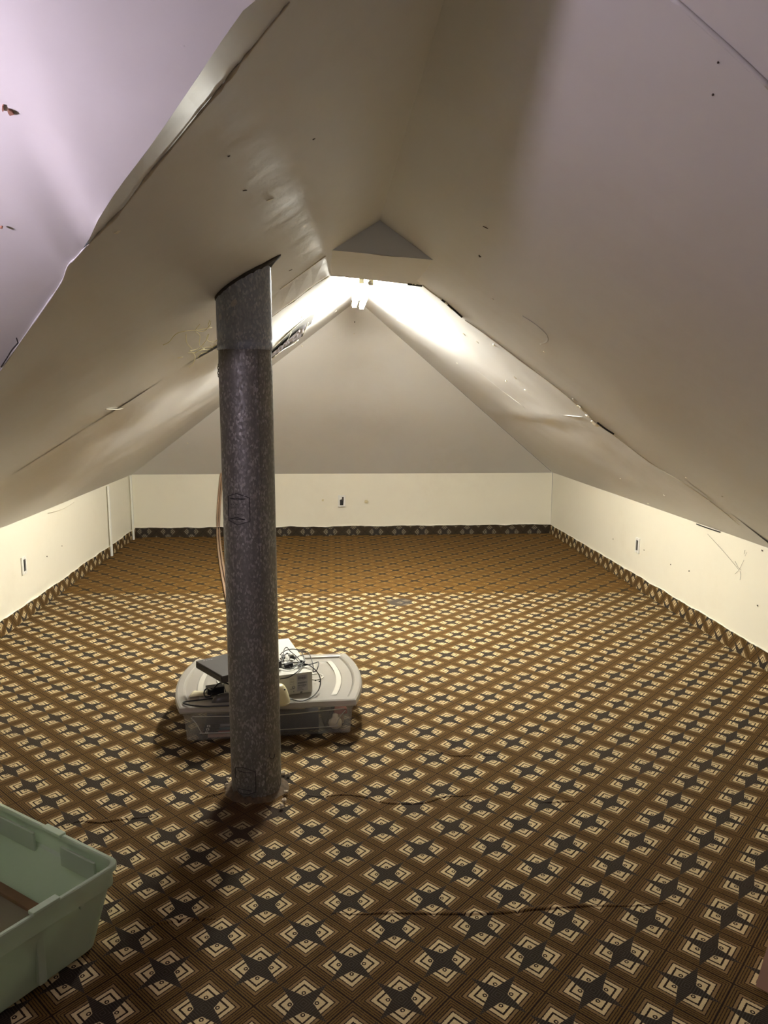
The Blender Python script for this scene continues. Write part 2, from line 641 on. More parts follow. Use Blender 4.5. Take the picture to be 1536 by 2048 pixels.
# hand-smeared plaster swirl
tube('plaster_swirl', [near_r(1045, 632, -0.001), near_r(1070, 648, -0.001), near_r(1092, 668, -0.001), near_r(1094, 682, -0.001), near_r(1080, 688, -0.001)], 0.004, M_CEIL, nr, 6, 5, flat=0.4)
for k, (x, y, s, st, an) in enumerate([(928, 668, 0.008, 2, 0.3), (955, 684, 0.006, 2.5, 1.0), (988, 690, 0.010, 1.5, 0.2), (1013, 762, 0.010, 1.4, 0.2), (1030, 755, 0.006, 3, 0.9), (1050, 780, 0.007, 2, 0.3), (914, 726, 0.007, 1.3, 0.1), (1310, 990, 0.006, 1.0, 0.0), (1328, 990, 0.007, 1.0, 0.0), (1296, 1007, 0.006, 1, 0), (1241, 957, 0.006, 1, 0), (1418, 1001, 0.011, 1, 0)]):
    chip(far_r(x, y, 0.002), N_FR, s, M_CHIPW, cr, 80 + k, 'paint_chip', st, an)
tube('crease', [far_r(1058, 822, 0.001), far_r(1085, 828, 0.001), far_r(1120, 830, 0.001), far_r(1165, 834, 0.001)], 0.003, M_CEIL, cr, 5, 4, flat=0.6)

tube('tape_seam', [far_r(x, y, -0.002) for x, y in [(795, 640), (850, 668), (900, 702), (960, 745), (1010, 785), (1050, 815)]], 0.006, M_CEIL, cr, 6, 4, flat=0.6)
NB = np.cross(PBR - PBL, APEX - PBL)
NB = NB / np.linalg.norm(NB)
if NB[1] > 0:
    NB = -NB


def on_hip(px, py, off=0.0):
    return on_plane(px, py, NB, NB @ APEX + off)


for k, (x, y, sz) in enumerate([(709, 644, 0.006), (604, 692, 0.010), (590, 670, 0.006), (708, 668, 0.006), (375, 886, 0.010), (668, 672, 0.007)]):
    chip(on_hip(x, y, 0.0), NB, sz, M_CHIPD if k == 0 else M_CHIPW, cb, 500 + k, 'speck')

# ---- front left slope and the side-bay slab meeting it on a diagonal valley
VAL_OUT = [(580, 0), (545, 42), (505, 92), (470, 136), (440, 175), (400, 222), (360, 272), (325, 314), (285, 362), (245, 415), (210, 452), (174, 488), (150, 515), (135, 530), (124, 560), (100, 597), (70, 640), (35, 690), (0, 741), (-60, 822)]
VO = [near_l(*q) for q in VAL_OUT]
top_dir = VO[0] - VO[6]
tt = (XN - VO[0][0]) / top_dir[0]
V_TOP = np.array([XN, VO[0][1] + top_dir[1] * tt, ZN])
low_dir = VO[-1] - VO[8]
V_LOW = VO[-1] + low_dir * ((XL - 0.02 - VO[-1][0]) / low_dir[0])
CHAIN = [V_TOP] + VO + [V_LOW]
CHX = np.array([p[0] for p in CHAIN][::-1])
CHY = np.array([p[1] for p in CHAIN][::-1])
YEND = 3.98


def nl_fn(u, v):
    x = XN + u * (XL - 0.02 - XN)
    y0 = float(np.interp(x, CHX, CHY))
    y = y0 + v * (YEND - y0)
    k = min(1, 8 * u) * min(1, 10 * v) * min(1, 6 * (1 - v))
    z = z_near_l(x) + k * (lump(x, y, 0.010, 1.5, 21.0) + lump(x, y, 0.002, 4.0, 6.0))
    if x < -0.35:
        z += (z_far_l(x) - z_near_l(x)) * sstep(3.7, 5.0, y) * sstep(-0.35, -0.75, x)
    return (x, y, z)


nl = grid('ceiling_front_left', nl_fn, 70, 60, M_CEIL)
props(nl, 'shaded front left sloping ceiling pierced by the flue pipe', 'ceiling', kind='structure')

# inner line of the chamfer and slab
VAL_IN = [(502, 0), (470, 43), (432, 98), (395, 155), (371, 190), (340, 236), (312, 276), (288, 310), (256, 350), (222, 398), (196, 440), (172, 487)]
pA = np.array(VO[11])
n_slab_y = None
pT = near_l(*VAL_IN[0], 0.035)
slope = (pT[2] - VO[-2][2]) / (VO[-2][1] - pT[1])
SL_N, SL_C = (0, slope, 1), VO[-2][2] + slope * VO[-2][1]
VI = [on_plane(*q, SL_N, SL_C) for q in VAL_IN]
VI[-1] = VO[11]
slab_edge = [np.array([XN, V_TOP[1] - 0.02, SL_C - slope * (V_TOP[1] - 0.02)])] + VI + VO[12:] + [V_LOW]


def z_slab(y):
    return SL_C - slope * y


SEX = np.array([p[0] for p in slab_edge][::-1])
SEY = np.array([p[1] for p in slab_edge][::-1])


def slab_fn(u, v):
    x = XN + u * (XL - 0.02 - XN)
    y1 = float(np.interp(x, SEX, SEY))
    z1 = float(np.interp(x, SEX, [p[2] for p in slab_edge][::-1]))
    y = YR0 + v * (y1 - YR0)
    k = min(1, 8 * (1 - v))
    z = z_slab(y) * k + (1 - k) * (z_slab(y) + (z1 - z_slab(y1)))
    z += k * (lump(x, y, 0.005, 2.0, 31.0) + lump(x, y, 0.002, 5.0, 7.0))
    return (x, y, z)


slab = grid('ceiling_bay', slab_fn, 80, 70, M_CEIL)
props(slab, 'bright side-bay ceiling slab with a rough diagonal edge', 'ceiling', kind='structure')
o = grid('bay_slope', lambda u, v: (XL - 0.02 + u * (XE - XL + 0.02), YR0 + v * (3.45 - YR0), z_slab(YR0 + v * (3.45 - YR0))), 4, 4, M_CEIL, slab)
o = grid('upper_slope', lambda u, v: (XN - u * 1.9, YR0 + v * (V_TOP[1] + 0.02 - YR0), ZN + SRN * u * 1.9), 4, 4, M_CEIL, nr)
V, F = [], []
for a, b in zip([np.array([XN, V_TOP[1] - 0.02, z_slab(V_TOP[1] - 0.02)])] + VI, [V_TOP] + VO[:12]):
    V += [a, b]
F = [(2 * i, 2 * i + 2, 2 * i + 3, 2 * i + 1) for i in range(len(V) // 2 - 1)]
o = mesh('chamfer_board', V, F, M_CEIL, slab, False)
props(o, 'chamfered board along the slab edge')
pts = [p + np.array([0.0, 0.0, -0.003]) for p in VO[0:12]]
tube('ragged_edge', pts, 0.0035, M_EDGE, slab, 5, 3, radii=[0.0012 + 0.005 * abs(noise.noise(Vector((i * 0.37, 8, 0)))) for i in range(34)])
pts = [p + np.array([0.0, 0.0, -0.002]) for p in VO[11:20]]
tube('ragged_edge', pts, 0.004, M_CEIL, slab, 5, 3, radii=[0.001 + 0.003 * abs(noise.noise(Vector((i * 0.37, 3, 0)))) for i in range(25)])
tube('hairline_crack', [on_plane(x, y, SL_N, SL_C - 0.001) for x, y in [(36, 686), (24, 700), (14, 716), (2, 734)]], 0.0016, M_DARK, slab, 5, 4)
tube('hairline_crack', [on_plane(x, y, SL_N, SL_C - 0.001) for x, y in [(36, 686), (33, 676)]], 0.0014, M_DARK, slab, 5, 0)
NS = Vector((0, -slope, -1)).normalized()
for k, (x, y, s, st, an) in enumerate([(20, 226, 0.0045, 1.5, 0.3), (6, 218, 0.0018, 5.0, 2.7), (3, 456, 0.003, 1, 0)]):
    chip(on_plane(x, y, SL_N, SL_C), NS, s, M_STAIN, slab, 100 + k, 'brown_stain', st, an, 0.0008)
chip(on_plane(365, 91, SL_N, SL_C), NS, 0.0035, M_CEIL, slab, 111, 'nail_pop', 1, 0, 0.0008)
for k, (x, y, s, st, an) in enumerate([(627, 278, 0.0032, 1.8, 0.8), (458, 312, 0.0022, 1.8, 0.8), (490, 381, 0.0014, 7, 0.6), (582, 540, 0.010, 1.8, 0.5)]):
    chip(near_l(x, y), N_NL, s, M_CHIPD, nl, 120 + k, 'scuff', st, an, 0.0012)
for k, (x, y, s, st, an) in enumerate([(540, 398, 0.004, 4, 0.8), (233, 463, 0.007, 1.8, 0.3), (112, 941, 0.009, 1, 0), (41, 1036, 0.012, 1, 0), (112, 995, 0.007, 1, 0)]):
    chip(near_l(x, y, -0.002 if y < 600 else 0.01), N_NL, s, M_CHIPW, nl, 140 + k, 'paint_chip', st, an)
tube('torn_tape', [near_l(212, 818, 0.006), near_l(235, 819, 0.008), near_l(252, 815, 0.008)], 0.004, M_CHIPW, nl, 5, 4, flat=0.5)
for k, (x, y, s) in enumerate([(268, 817, 0.018), (276, 815, 0.012)]):
    chip(near_l(x, y, 0.004), N_NL, s, M_CHIPW, nl, 160 + k, stretch=1.5)
tube('hairline_crack', [near_l(258, 828, 0.006), near_l(290, 805, 0.005), near_l(325, 782, 0.004), near_l(356, 756, 0.003)], 0.003, M_CHIPD, nl, 5, 4)

# ---- boxed collar at the end of the front ridge
YC = 3.27
M_TRI = plain('gable_light_tint', (0.74, 0.78, 0.86), 0.5, var=0.04, scale=6)  # lighter bluish colour stands in for light that misses the gable
FLc, FRc = at_y(659, 500, YC), at_y(876, 521, YC)
FTc = np.array([XN, YC, ZN - 0.002])
BLc, BRc = at_y(650, 549, 3.93), at_y(846, 571, 4.0)
V = [FLc, FRc, FTc, BLc, BRc, np.array([XN, 3.97, ZA + 0.02]), BLc + np.array([-0.09, 0.03, 0.05]), BRc + np.array([0.09, 0.03, 0.05]), FLc + np.array([-0.06, 0, -0.02]), FRc + np.array([0.06, 0, -0.02])]
soff = grid('ceiling_collar', lambda u, v: (lambda a, b: a + (b - a) * v + np.array([0, 0, -0.004 * math.sin(math.pi * v) + 0.002 * math.sin(9 * u)]))(FLc + (FRc - FLc) * u + (np.array([0.0, 0, 0])), BLc + (BRc - BLc) * u), 20, 12, M_CEIL)
props(soff, 'boxed collar with a small triangular gable below the ridge', 'ceiling', kind='structure')
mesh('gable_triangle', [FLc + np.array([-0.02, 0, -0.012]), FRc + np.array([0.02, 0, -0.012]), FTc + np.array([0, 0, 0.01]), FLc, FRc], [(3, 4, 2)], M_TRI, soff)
mesh('back_face', [BLc, BRc, BRc + np.array([0.03, 0.012, 0.06]), np.array([XA, 3.98, ZA + 0.03]), BLc + np.array([-0.03, 0.012, 0.06])], [(0, 1, 2, 3, 4)], M_EDGE, soff)
mesh('side_cheek', [FRc, BRc, np.array([BRc[0], BRc[1], z_far_r(BRc[0]) + 0.02]), np.array([FRc[0], FRc[1], z_near_r(FRc[0]) + 0.04])], [(0, 1, 2, 3)], M_CEIL, soff)
mesh('side_cheek', [FLc, BLc, np.array([BLc[0], BLc[1], z_far_l(BLc[0]) + 0.02]), np.array([FLc[0], FLc[1], z_near_l(FLc[0]) + 0.04])], [(0, 1, 2, 3)], M_CEIL, soff)
pts = [BLc + (BRc - BLc) * t + np.array([0, 0.006, 0.001]) for t in np.linspace(0, 1, 14)]
tube('torn_edge', pts, 0.004, M_EDGE, soff, 5, 2, radii=[0.002 + 0.006 * abs(noise.noise(Vector((i * 0.4, 1, 0)))) for i in range(27)])
tube('open_joint', [BLc + (BRc - BLc) * t + np.array([0, 0.0, -0.002]) for t in (0.84, 0.92, 0.99)], 0.006, M_DARK, soff, 5, 3)
for k in range(3):
    chip(at_y(826 + 6 * k, 566 + k, 3.98), (0, -0.3, -1), 0.009, M_CHIPW, soff, 170 + k)
# pull-chain ball under the collar edge
bm = bmesh.new()
bmesh.ops.create_uvsphere(bm, u_segments=12, v_segments=8, radius=0.012)
hb = bm_obj('hook_knob', bm, M_WHITE, soff, True)
hb.location = [float(c) for c in at_y(740, 566, 3.97)]

# sloping trim board on the left between the front and far slopes
TB = [(651, 512), (622, 533), (590, 556), (560, 578), (520, 608)]
TBl = [(658, 550), (625, 571), (592, 597), (562, 618), (520, 650)]
up_ = [near_l(x, y, 0.002) for x, y in TB]
lo_ = [far_l(x, y, 0.012) for x, y in TBl]
V, F = [], []
for a, b in zip(up_, lo_):
    V += [a, b, b + np.array([0, 0, 0.06]), a + np.array([0, 0, 0.06])]
for i in range(len(up_) - 1):
    for k in range(4):
        F.append((4 * i + k, 4 * i + (k + 1) % 4, 4 * i + 4 + (k + 1) % 4, 4 * i + 4 + k))
F += [(0, 3, 2, 1), (16, 17, 18, 19)]
tb = mesh('trim_1', V, F, M_CEIL)
props(tb, 'grey sloping trim board between the pipe top and lit collar', 'trim', kind='structure')
tube('torn_edge', [p + np.array([0.002, 0, -0.004]) for p in lo_], 0.004, M_CHIPW, tb, 5, 5, radii=[0.001 + 0.007 * abs(noise.noise(Vector((i * 0.4, 5, 0)))) for i in range(21)])
tube('paint_lip', [p + np.array([0.0, -0.004, -0.001]) for p in up_[:4]], 0.003, M_CHIPW, tb, 5, 4)

# vertical battens on the left wall
for k, (q0, q1, lab) in enumerate([((212, 973), (224, 1113), 'thin white batten on the left wall, the nearer of two'), ((264, 949), (270, 1074), 'thin white batten in the back left corner')]):
    a = at_x(*q0, XL + 0.012)
    b = at_x(*q1, XL + 0.012)
    ym = (a[1] + b[1]) / 2
    if k == 1:
        ym = BLx - 0.14
    zt = float(a[2]) if k == 0 else WH + 0.005
    bm = rbox(0.016, 0.030, zt, 0.003, 2, (XL + 0.022, ym, 0.0))
    o = bm_obj('trim_%d' % (k + 2), bm, M_WHITE)
    props(o, lab, 'trim', kind='structure')

# hairline marks and smudges on the knee walls
tube('hairline_crack', [at_x(x, y, XR - 0.002) for x, y in [(1262, 1008), (1292, 1014), (1330, 1030), (1366, 1050)]], 0.002, M_WALL, rw, 5, 3)
for k, (x, y, s) in enumerate([(1226, 1078, 0.005), (1378, 1142, 0.005), (1515, 1211, 0.005), (1341, 1129, 0.004), (1524, 1101, 0.005), (1288, 1100, 0.004)]):
    chip(at_x(x, y, XR - 0.004), (-1, 0, 0), s, M_CHIPD, rw, 200 + k, 'speck')
for k, (x, y, s) in enumerate([(94, 1113, 0.006), (124, 1092, 0.004)]):
    chip(at_x(x, y, XL + 0.004), (1, 0, 0), s, M_CHIPD, lw, 210 + k, 'speck')
tube('hairline_crack', [at_x(x, y, XL + 0.003) for x, y in [(96, 1026), (120, 1020), (140, 1010), (150, 1003)]], 0.002, M_EDGE, lw, 5, 3)
M_PATCH = plain('filler_patch', (0.66, 0.58, 0.36), 0.8)
chip(at_y(733, 1003, YB - 0.002), (0, -1, 0), 0.024, M_PATCH, bw, 220, 'filler_patch')
chip(at_y(646, 1000, YB + 0.01), (0, -1, 0), 0.016, M_PATCH, bw, 221, 'filler_patch')
# dark gaps under the slope on the right
for a, b in [((1452, 1062), (1466, 1066)), ((1478, 1071), (1490, 1075)), ((1393, 1048), (1440, 1064))]:
    tube('open_joint', [at_x(*a, XR - 0.006), at_x((a[0] + b[0]) / 2, (a[1] + b[1]) / 2 + 0.5, XR - 0.006), at_x(*b, XR - 0.006)], 0.004, M_DARK, rw, 5, 3)

# ------------------------------------------------------------------ fluorescent batten near the far ridge
t = NT('lit_tube')
em = t.n('ShaderNodeEmission')
em.inputs[0].default_value = TUBE_COLOR
em.inputs[1].default_value = TUBE_STRENGTH
t.link(em.outputs[0], t.out.inputs[0])
M_TUBE = t.m
fx = empty('fluorescent_light', (0.215, 4.98, ZA - 0.04))
props(fx, 'twin tube fluorescent batten lit below the far ridge', 'light fixture')
M_FIX = plain('enamelled_fitting', (0.78, 0.74, 0.5), 0.4, var=0.05)
bm_obj('housing', rbox(0.085, 1.26, 0.035, 0.004, 2, (-0.005, 0, -0.045)), M_FIX, fx)
for k, (dx, dz) in enumerate([(-0.030, -0.078), (0.022, -0.088)]):
    V, F = lathe([(0.0, -0.60), (0.0175, -0.60), (0.0175, 0.60), (0.0, 0.60)], 16)
    V = [(x + dx, z, y + dz) for x, y, z in V]
    mesh('tube', V, F, M_TUBE, fx, True)
    for s in (-1, 1):
        bm_obj('tube_socket', rbox(0.028, 0.022, 0.055, 0.003, 2, (dx, s * 0.612, dz - 0.02)), M_FIX, fx)
bm_obj('mounting_bracket', rbox(0.03, 0.05, 0.05, 0.003, 1, (0, 0.4, -0.012)), M_FIX, fx)

# ------------------------------------------------------------------ unseen lamp in the side bay, bowl added to block its downward light
t = NT('lit_bulb')
em = t.n('ShaderNodeEmission')
em.inputs[0].default_value = BULB_COLOR
em.inputs[1].default_value = BULB_STRENGTH
t.link(em.outputs[0], t.out.inputs[0])
ul = empty('pendant_lamp', BULB_POS)
props(ul, 'unseen pendant lamp in the side bay with an added light-blocking bowl', 'lamp')
bm = bmesh.new()
bmesh.ops.create_uvsphere(bm, u_segments=20, v_segments=12, radius=0.035)
bm_obj('bulb', bm, t.m, ul, True)
V, F = lathe([(0.001, -0.150), (0.06, -0.142), (0.10, -0.120), (0.122, -0.088), (0.126, -0.088), (0.104, -0.125), (0.062, -0.149), (0.001, -0.157)], 32)
mesh('light_cutoff_bowl', V, F, plain('cutoff_bowl', (0.5, 0.5, 0.5), 0.5), ul, True)
ztop = z_slab(BULB_POS[1]) - BULB_POS[2]
for k in range(3):
    a = 2.1 * k
    tube('hanging_rod', [(0.124 * math.cos(a), 0.124 * math.sin(a), -0.088), (0.01 * math.cos(a), 0.01 * math.sin(a), ztop)], 0.002, M_DARK, ul, 5, 0)

# ------------------------------------------------------------------ galvanised flue pipe
PX, PY, PR = -0.294, 2.80, 0.0945


def galv(name, base, blue):
    t = NT(name)
    v = t.obj()
    mp = t.n('ShaderNodeMapping')
    mp.inputs['Scale'].default_value = (1, 1, 0.55)
    t.link(v, mp.inputs[0])
    vor = t.n('ShaderNodeTexVoronoi')
    vor.inputs['Scale'].default_value = 190
    t.link(mp.outputs[0], vor.inputs['Vector'])
    sp = t.n('ShaderNodeSeparateColor')
    t.link(vor.outputs['Color'], sp.inputs[0])
    n1 = t.noise(mp.outputs[0], 14, 5, 0.65)
    n2 = t.noise(mp.outputs[0], 120, 3)
    f = t.math('MULTIPLY', t.ramp(sp.outputs[0], [(0.55, 0.0), (1.0, 1.0)]), t.ramp(n1, [(0.35, 0.1), (0.7, 1.0)]))
    c = t.mix(f, base, tuple(min(1, x * 3.4) for x in base))
    c = t.mix(t.math('MULTIPLY', n2, 0.6), c, tuple(x * 0.5 for x in base))
    c = t.mix(t.math('MULTIPLY', t.ramp(n1, [(0.5, 0.0), (0.75, 1.0)]), 0.35), c, blue)
    t.link(c, t.b.inputs['Base Color'])
    t.b.inputs['Metallic'].default_value = 0.6
    t.link(t.ramp(sp.outputs[1], [(0.0, 0.46), (1.0, 0.68)]), t.b.inputs['Roughness'])
    t.bump(n2, 0.25, 0.001)
    return t.m


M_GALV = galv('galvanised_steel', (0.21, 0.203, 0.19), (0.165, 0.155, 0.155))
M_GALV2 = galv('galvanised_steel_lamp_tint', (0.38, 0.42, 0.52), (0.30, 0.37, 0.52))  # bluish, brighter copy: the lamp's reflection is put into the colour
pipe = empty('flue_pipe', (PX, PY, 0))
props(pipe, 'galvanised steel flue pipe rising from the carpet through the left slope', 'pipe')
ZJ = 1.652


def pipe_ring(r, z, seg=48, cut=None):
    out = []
    for k in range(seg):
        a = 2 * math.pi * k / seg
        x, y = r * math.cos(a), r * math.sin(a)
        out.append((x, y, z if cut is None else cut(x, y)))
    return out


def shell(rings):
    V, F = [], []
    n = len(rings[0])
    for r in rings:
        V += r
    for i in range(len(rings) - 1):
        for k in range(n):
            F.append((i * n + k, i * n + (k + 1) % n, (i + 1) * n + (k + 1) % n, (i + 1) * n + k))
    return V, F


rings = [pipe_ring(PR, z) for z in (-0.02, 0.012, 0.02, 0.8, 1.58)]
rings += [pipe_ring(PR - 0.0015, 1.60), pipe_ring(PR - 0.002, ZJ + 0.02)]
V, F = shell(rings)
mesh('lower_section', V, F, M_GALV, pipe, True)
cut = lambda x, y: z_near_l(PX + x) + 0.03
rings = [pipe_ring(PR - 0.001, ZJ), pipe_ring(PR + 0.0022, ZJ), pipe_ring(PR + 0.0022, ZJ + 0.028), pipe_ring(PR + 0.0005, ZJ + 0.032), pipe_ring(PR + 0.0005, ZJ + 0.036), pipe_ring(PR + 0.002, ZJ + 0.042), pipe_ring(PR + 0.002, 0, cut=cut)]
V, F = shell(rings)
props(mesh('upper_section', V, F, M_GALV2, pipe, True), 'upper pipe section with swaged joint, lamp reflection tinted into its colour')


def cyl_pt(px, py, off=0.0):
    """pixel ray meets the pipe surface; returned in the pipe's own coordinates"""
    d = ray(px, py)
    o2 = CAM[:2] - np.array([PX, PY])
    a = d[0] ** 2 + d[1] ** 2
    b = 2 * (o2 @ d[:2])
    c = o2 @ o2 - (PR + off) ** 2
    disc = max(0.0, b * b - 4 * a * c)
    s = (-b - math.sqrt(disc)) / (2 * a)
    p = CAM + d * s
    return np.array([p[0] - PX, p[1] - PY, p[2]])


# lock seam
az = math.atan2(-PY, -PX) + math.radians(22)
ca, sa = math.cos(az), math.sin(az)
ta = np.array([-sa, ca, 0])
V, F = [], []
for i, z in enumerate(np.linspace(0.02, 1.645, 12)):
    c = np.array([ca * PR, sa * PR, z])
    n = np.array([ca, sa, 0])
    V += [c - ta * 0.004 - n * 0.0005, c - ta * 0.003 + n * 0.0022, c + ta * 0.006 + n * 0.0022, c + ta * 0.0075 - n * 0.0005]
for i in range(11):
    for k in range(3):
        F.append((4 * i + k, 4 * i + k + 1, 4 * i + 5 + k, 4 * i + 4 + k))
mesh('lock_seam', V, F, M_GALV, pipe)
M_INK = plain('stamp_ink', (0.025, 0.024, 0.026), 0.7)


def stamp(lines, r=0.0012):
    e = None
    V, F = [], []
    for ln in lines:
        pts = []
        for (a, b), (c, d) in zip(ln[:-1], ln[1:]):
            for k in range(4):
                pts.append(cyl_pt(a + (c - a) * k / 4, b + (d - b) * k / 4, 0.0008))
        pts.append(cyl_pt(*ln[-1], 0.0008))
        tube_geo(pts, r, 5, 1.0, V, F)
    return mesh('embossed_stamp', V, F, M_INK, pipe)


txt = []
for row, y in enumerate((1008.5, 1015, 1021.5, 1028)):
    x = 461.5 + (row % 2) * 1.5
    k = 0
    while x < 489:
        wv = 2.0 + ((row * 7 + k * 5) % 4)
        if (row + k) % 4 != 3:
            txt.append([(x, y + 0.03 * (x - 460)), (x + wv, y + 0.03 * (x + wv - 460))])
        x += wv + 2.2
        k += 1
st1 = [[(456, 992), (472.7, 987), (499, 995.7), (500, 1042.6), (475, 1050), (457.4, 1040.4), (456, 992)], [(459.6, 996.4), (473.5, 999.8), (490.3, 998)], [(459.6, 996.4), (490.3, 998)], [(460.3, 1037.4), (474, 1035), (490.3, 1039.6)], [(460.3, 1037.4), (490.3, 1039.6)]]
props(stamp(st1), 'hexagonal maker stamp on the middle of the pipe')
txt2 = []
for row, y in enumerate((1554, 1560, 1566, 1572)):
    x = 480 + (row % 2) * 1.5
    k = 0
    while x < 503:
        wv = 2.0 + ((row * 3 + k * 5) % 4)
        if (row + k) % 4 != 3:
            txt2.append([(x, y + 0.1 * (x - 480)), (x + wv, y + 0.1 * (x + wv - 480))])
        x += wv + 2.6
        k += 1
st2 = [[(470.4, 1535.5), (487.4, 1535.5), (511, 1543.7), (512, 1584), (495.6, 1589.4), (481.6, 1587), (474.5, 1579.5)], [(470.4, 1535.5), (470.4, 1556)], [(475.5, 1541), (490, 1545.5), (502.5, 1545.5)], [(475.7, 1576.5), (489, 1579.5), (504, 1582.4)]]
props(stamp(st2), 'squarish maker stamp near the foot of the pipe')
mt = stamp(txt + txt2, 0.0006)
mt.name = 'stamp_lettering'
props(mt, 'worn rows of lettering in the stamps', kind='stuff')
stm = stamp([[(540.5, 1507), (539, 1512), (541, 1517), (545, 1518), (549, 1514), (550, 1508)]], 0.0013)
stm.name = 'punch_mark'
# dark ragged flashing where the pipe meets the slope
V, F = [], []
seg = 56
az_r = math.atan2(-0.35, 1.0)
for k in range(seg):
    a = 2 * math.pi * k / seg
    g = 0.004 + 0.007 * abs(noise.noise(Vector((math.cos(a) * 2, math.sin(a) * 2, 0.3))))
    da = abs((a - az_r + math.pi) % (2 * math.pi) - math.pi)
    g += 0.042 * math.exp(-(da / 0.32) ** 2)
    for rr, dz in ((PR + 0.001, 0.005 + 0.016 * abs(noise.noise(Vector((a * 3, 0, 0))))), (PR + g * 0.6, 0.006), (PR + g, 0.002), (PR + g, -0.01)):
        x, y = rr * math.cos(a), rr * math.sin(a)
        V.append((x, y, z_near_l(PX + x) - dz))
for k in range(seg):
    k2 = (k + 1) % seg
    for j in range(3):
        F.append((4 * k + j, 4 * k2 + j, 4 * k2 + j + 1, 4 * k + j + 1))
props(mesh('flashing_collar', V, F, plain('sooty_flashing', (0.045, 0.04, 0.038), 0.75, var=0.6, scale=80, bump=0.5), pipe), 'dark ragged flashing at the ceiling')
# smears of filler on the upper section
for k, (x, y, s, st, an) in enumerate([(468, 606, 0.010, 1.5, 0.7), (440, 630, 0.006, 3.0, 1.5), (452, 633, 0.004, 3.5, 1.3), (447, 667, 0.003, 3, 2.4)]):
    p = cyl_pt(x, y, 0.001)
    n = Vector((p[0], p[1], 0)).normalized()
    chip(p - np.array(n) * 0.002, n, s, plain('filler_smear', (0.45, 0.44, 0.45), 0.8) if k == 0 else bpy.data.materials['filler_smear'], pipe, 230 + k, 'filler_smear', st, an)
# frayed carpet and plaster heaped round the foot
M_CRUMB = plain('dusty_crumb', (0.42, 0.35, 0.26), 0.95, var=0.4, scale=90)
V, F = [], []
seg = 72
prof = ((PR + 0.000, 0.016), (PR + 0.006, 0.014), (PR + 0.014, 0.007), (PR + 0.026, 0.002), (PR + 0.034, -0.004))
for k in range(seg):
    a = 2 * math.pi * k / seg
    hh = 0.4 + 1.1 * abs(noise.noise(Vector((math.cos(a) * 2.2, math.sin(a) * 2.2, 5)))) + 0.5 * noise.noise(Vector((math.cos(a) * 9, math.sin(a) * 9, 1)))
    ww = 1.0 + 0.35 * noise.noise(Vector((math.cos(a) * 3, math.sin(a) * 3, 9)))
    for r, z in prof:
        rr = PR + (r - PR) * ww
        V.append((rr * math.cos(a), rr * math.sin(a), z * hh if z > 0 else z))
n = len(prof)
for k in range(seg):
    k2 = (k + 1) % seg
    for j in range(n - 1):
        F.append((n * k + j, n * k + j + 1, n * k2 + j + 1, n * k2 + j))
props(mesh('frayed_carpet_edge', V, F, plain('dusty_fray', (0.085, 0.055, 0.03), 0.95, var=0.9, scale=55, bump=0.8), pipe, True), 'dusty frayed carpet round the foot of the pipe')
for k, (x, y, s) in enumerate([(566, 1546, 0.014), (572, 1583, 0.010), (456, 1556, 0.008), (453, 1568, 0.007), (563, 1612, 0.010), (569, 1600, 0.012), (577, 1548, 0.008)]):
    p = at_z(x, y, 0.012) - np.array([PX, PY, 0])
    bm = bmesh.new()
    bmesh.ops.create_icosphere(bm, subdivisions=1, radius=s)
    for v in bm.verts:
        v.co *= random.uniform(0.7, 1.2)
        v.co.z *= 0.7
        v.co += Vector([float(c) for c in p])
    bm_obj('plaster_crumb', bm, M_CRUMB, pipe)

# short chain end hanging by the pipe
V, F = [], []
for i in range(5):
    c = at_y(437, 731 + i * 5, 2.86)
    pts = [c + np.array([0.0035 * math.cos(a) * (1 if i % 2 else 0.3), 0.0035 * math.cos(a) * (0 if i % 2 else 1), 0.006 * math.sin(a)]) for a in np.linspace(0, 2 * math.pi, 9)]
    tube_geo(pts, 0.0013, 5, 1, V, F)
ch0 = at_y(437.5, 640, 2.86)
c1 = at_y(437, 729, 2.86)
tube_geo([np.array([ch0[0], 2.86, z_near_l(ch0[0]) - 0.0]), c1], 0.0006, 4, 1, V, F)
o = mesh('hanging_chain', V, F, M_DARK)
props(o, 'short dark chain end hanging just left of the flue pipe', 'chain')

# ------------------------------------------------------------------ tan twin cable from the back slope across the carpet
M_CABLE = plain('tan_cable', (0.36, 0.235, 0.155), 0.55)
cab = empty('twin_cable', at_y(440, 1070, BLx - 0.03))
props(cab, 'tan cable running down the back wall and over carpet behind the pipe', 'cable')
base = np.array(cab.location)
for s in (-1, 1):
    up = []
    for (x, y) in [(452, 905), (445, 945), (440, 985), (437, 1030), (436.5, 1060)]:
        p = at_y(x, y, BLx - 0.028)
        up.append(p + np.array([s * 0.011, 0, 0]))
    zc = min(WH - 0.02, up[1][2])
    up[0][2] = WH + 0.0
    up[0][1] = BLx - 0.02
    up = [up[0]] + up[1:]
    fl = [at_z(x, y, 0.012) + np.array([s * 0.012, 0, 0]) for x, y in [(437.5, 1078), (440, 1105), (446, 1145), (455, 1190), (466, 1240)]]
    tube('cord', [p - base for p in up + fl], 0.010, M_CABLE, cab, 8, 5)

# ------------------------------------------------------------------ wall outlets
M_PLATE = plain('outlet_plate', (0.82, 0.80, 0.74), 0.35, var=0.03)


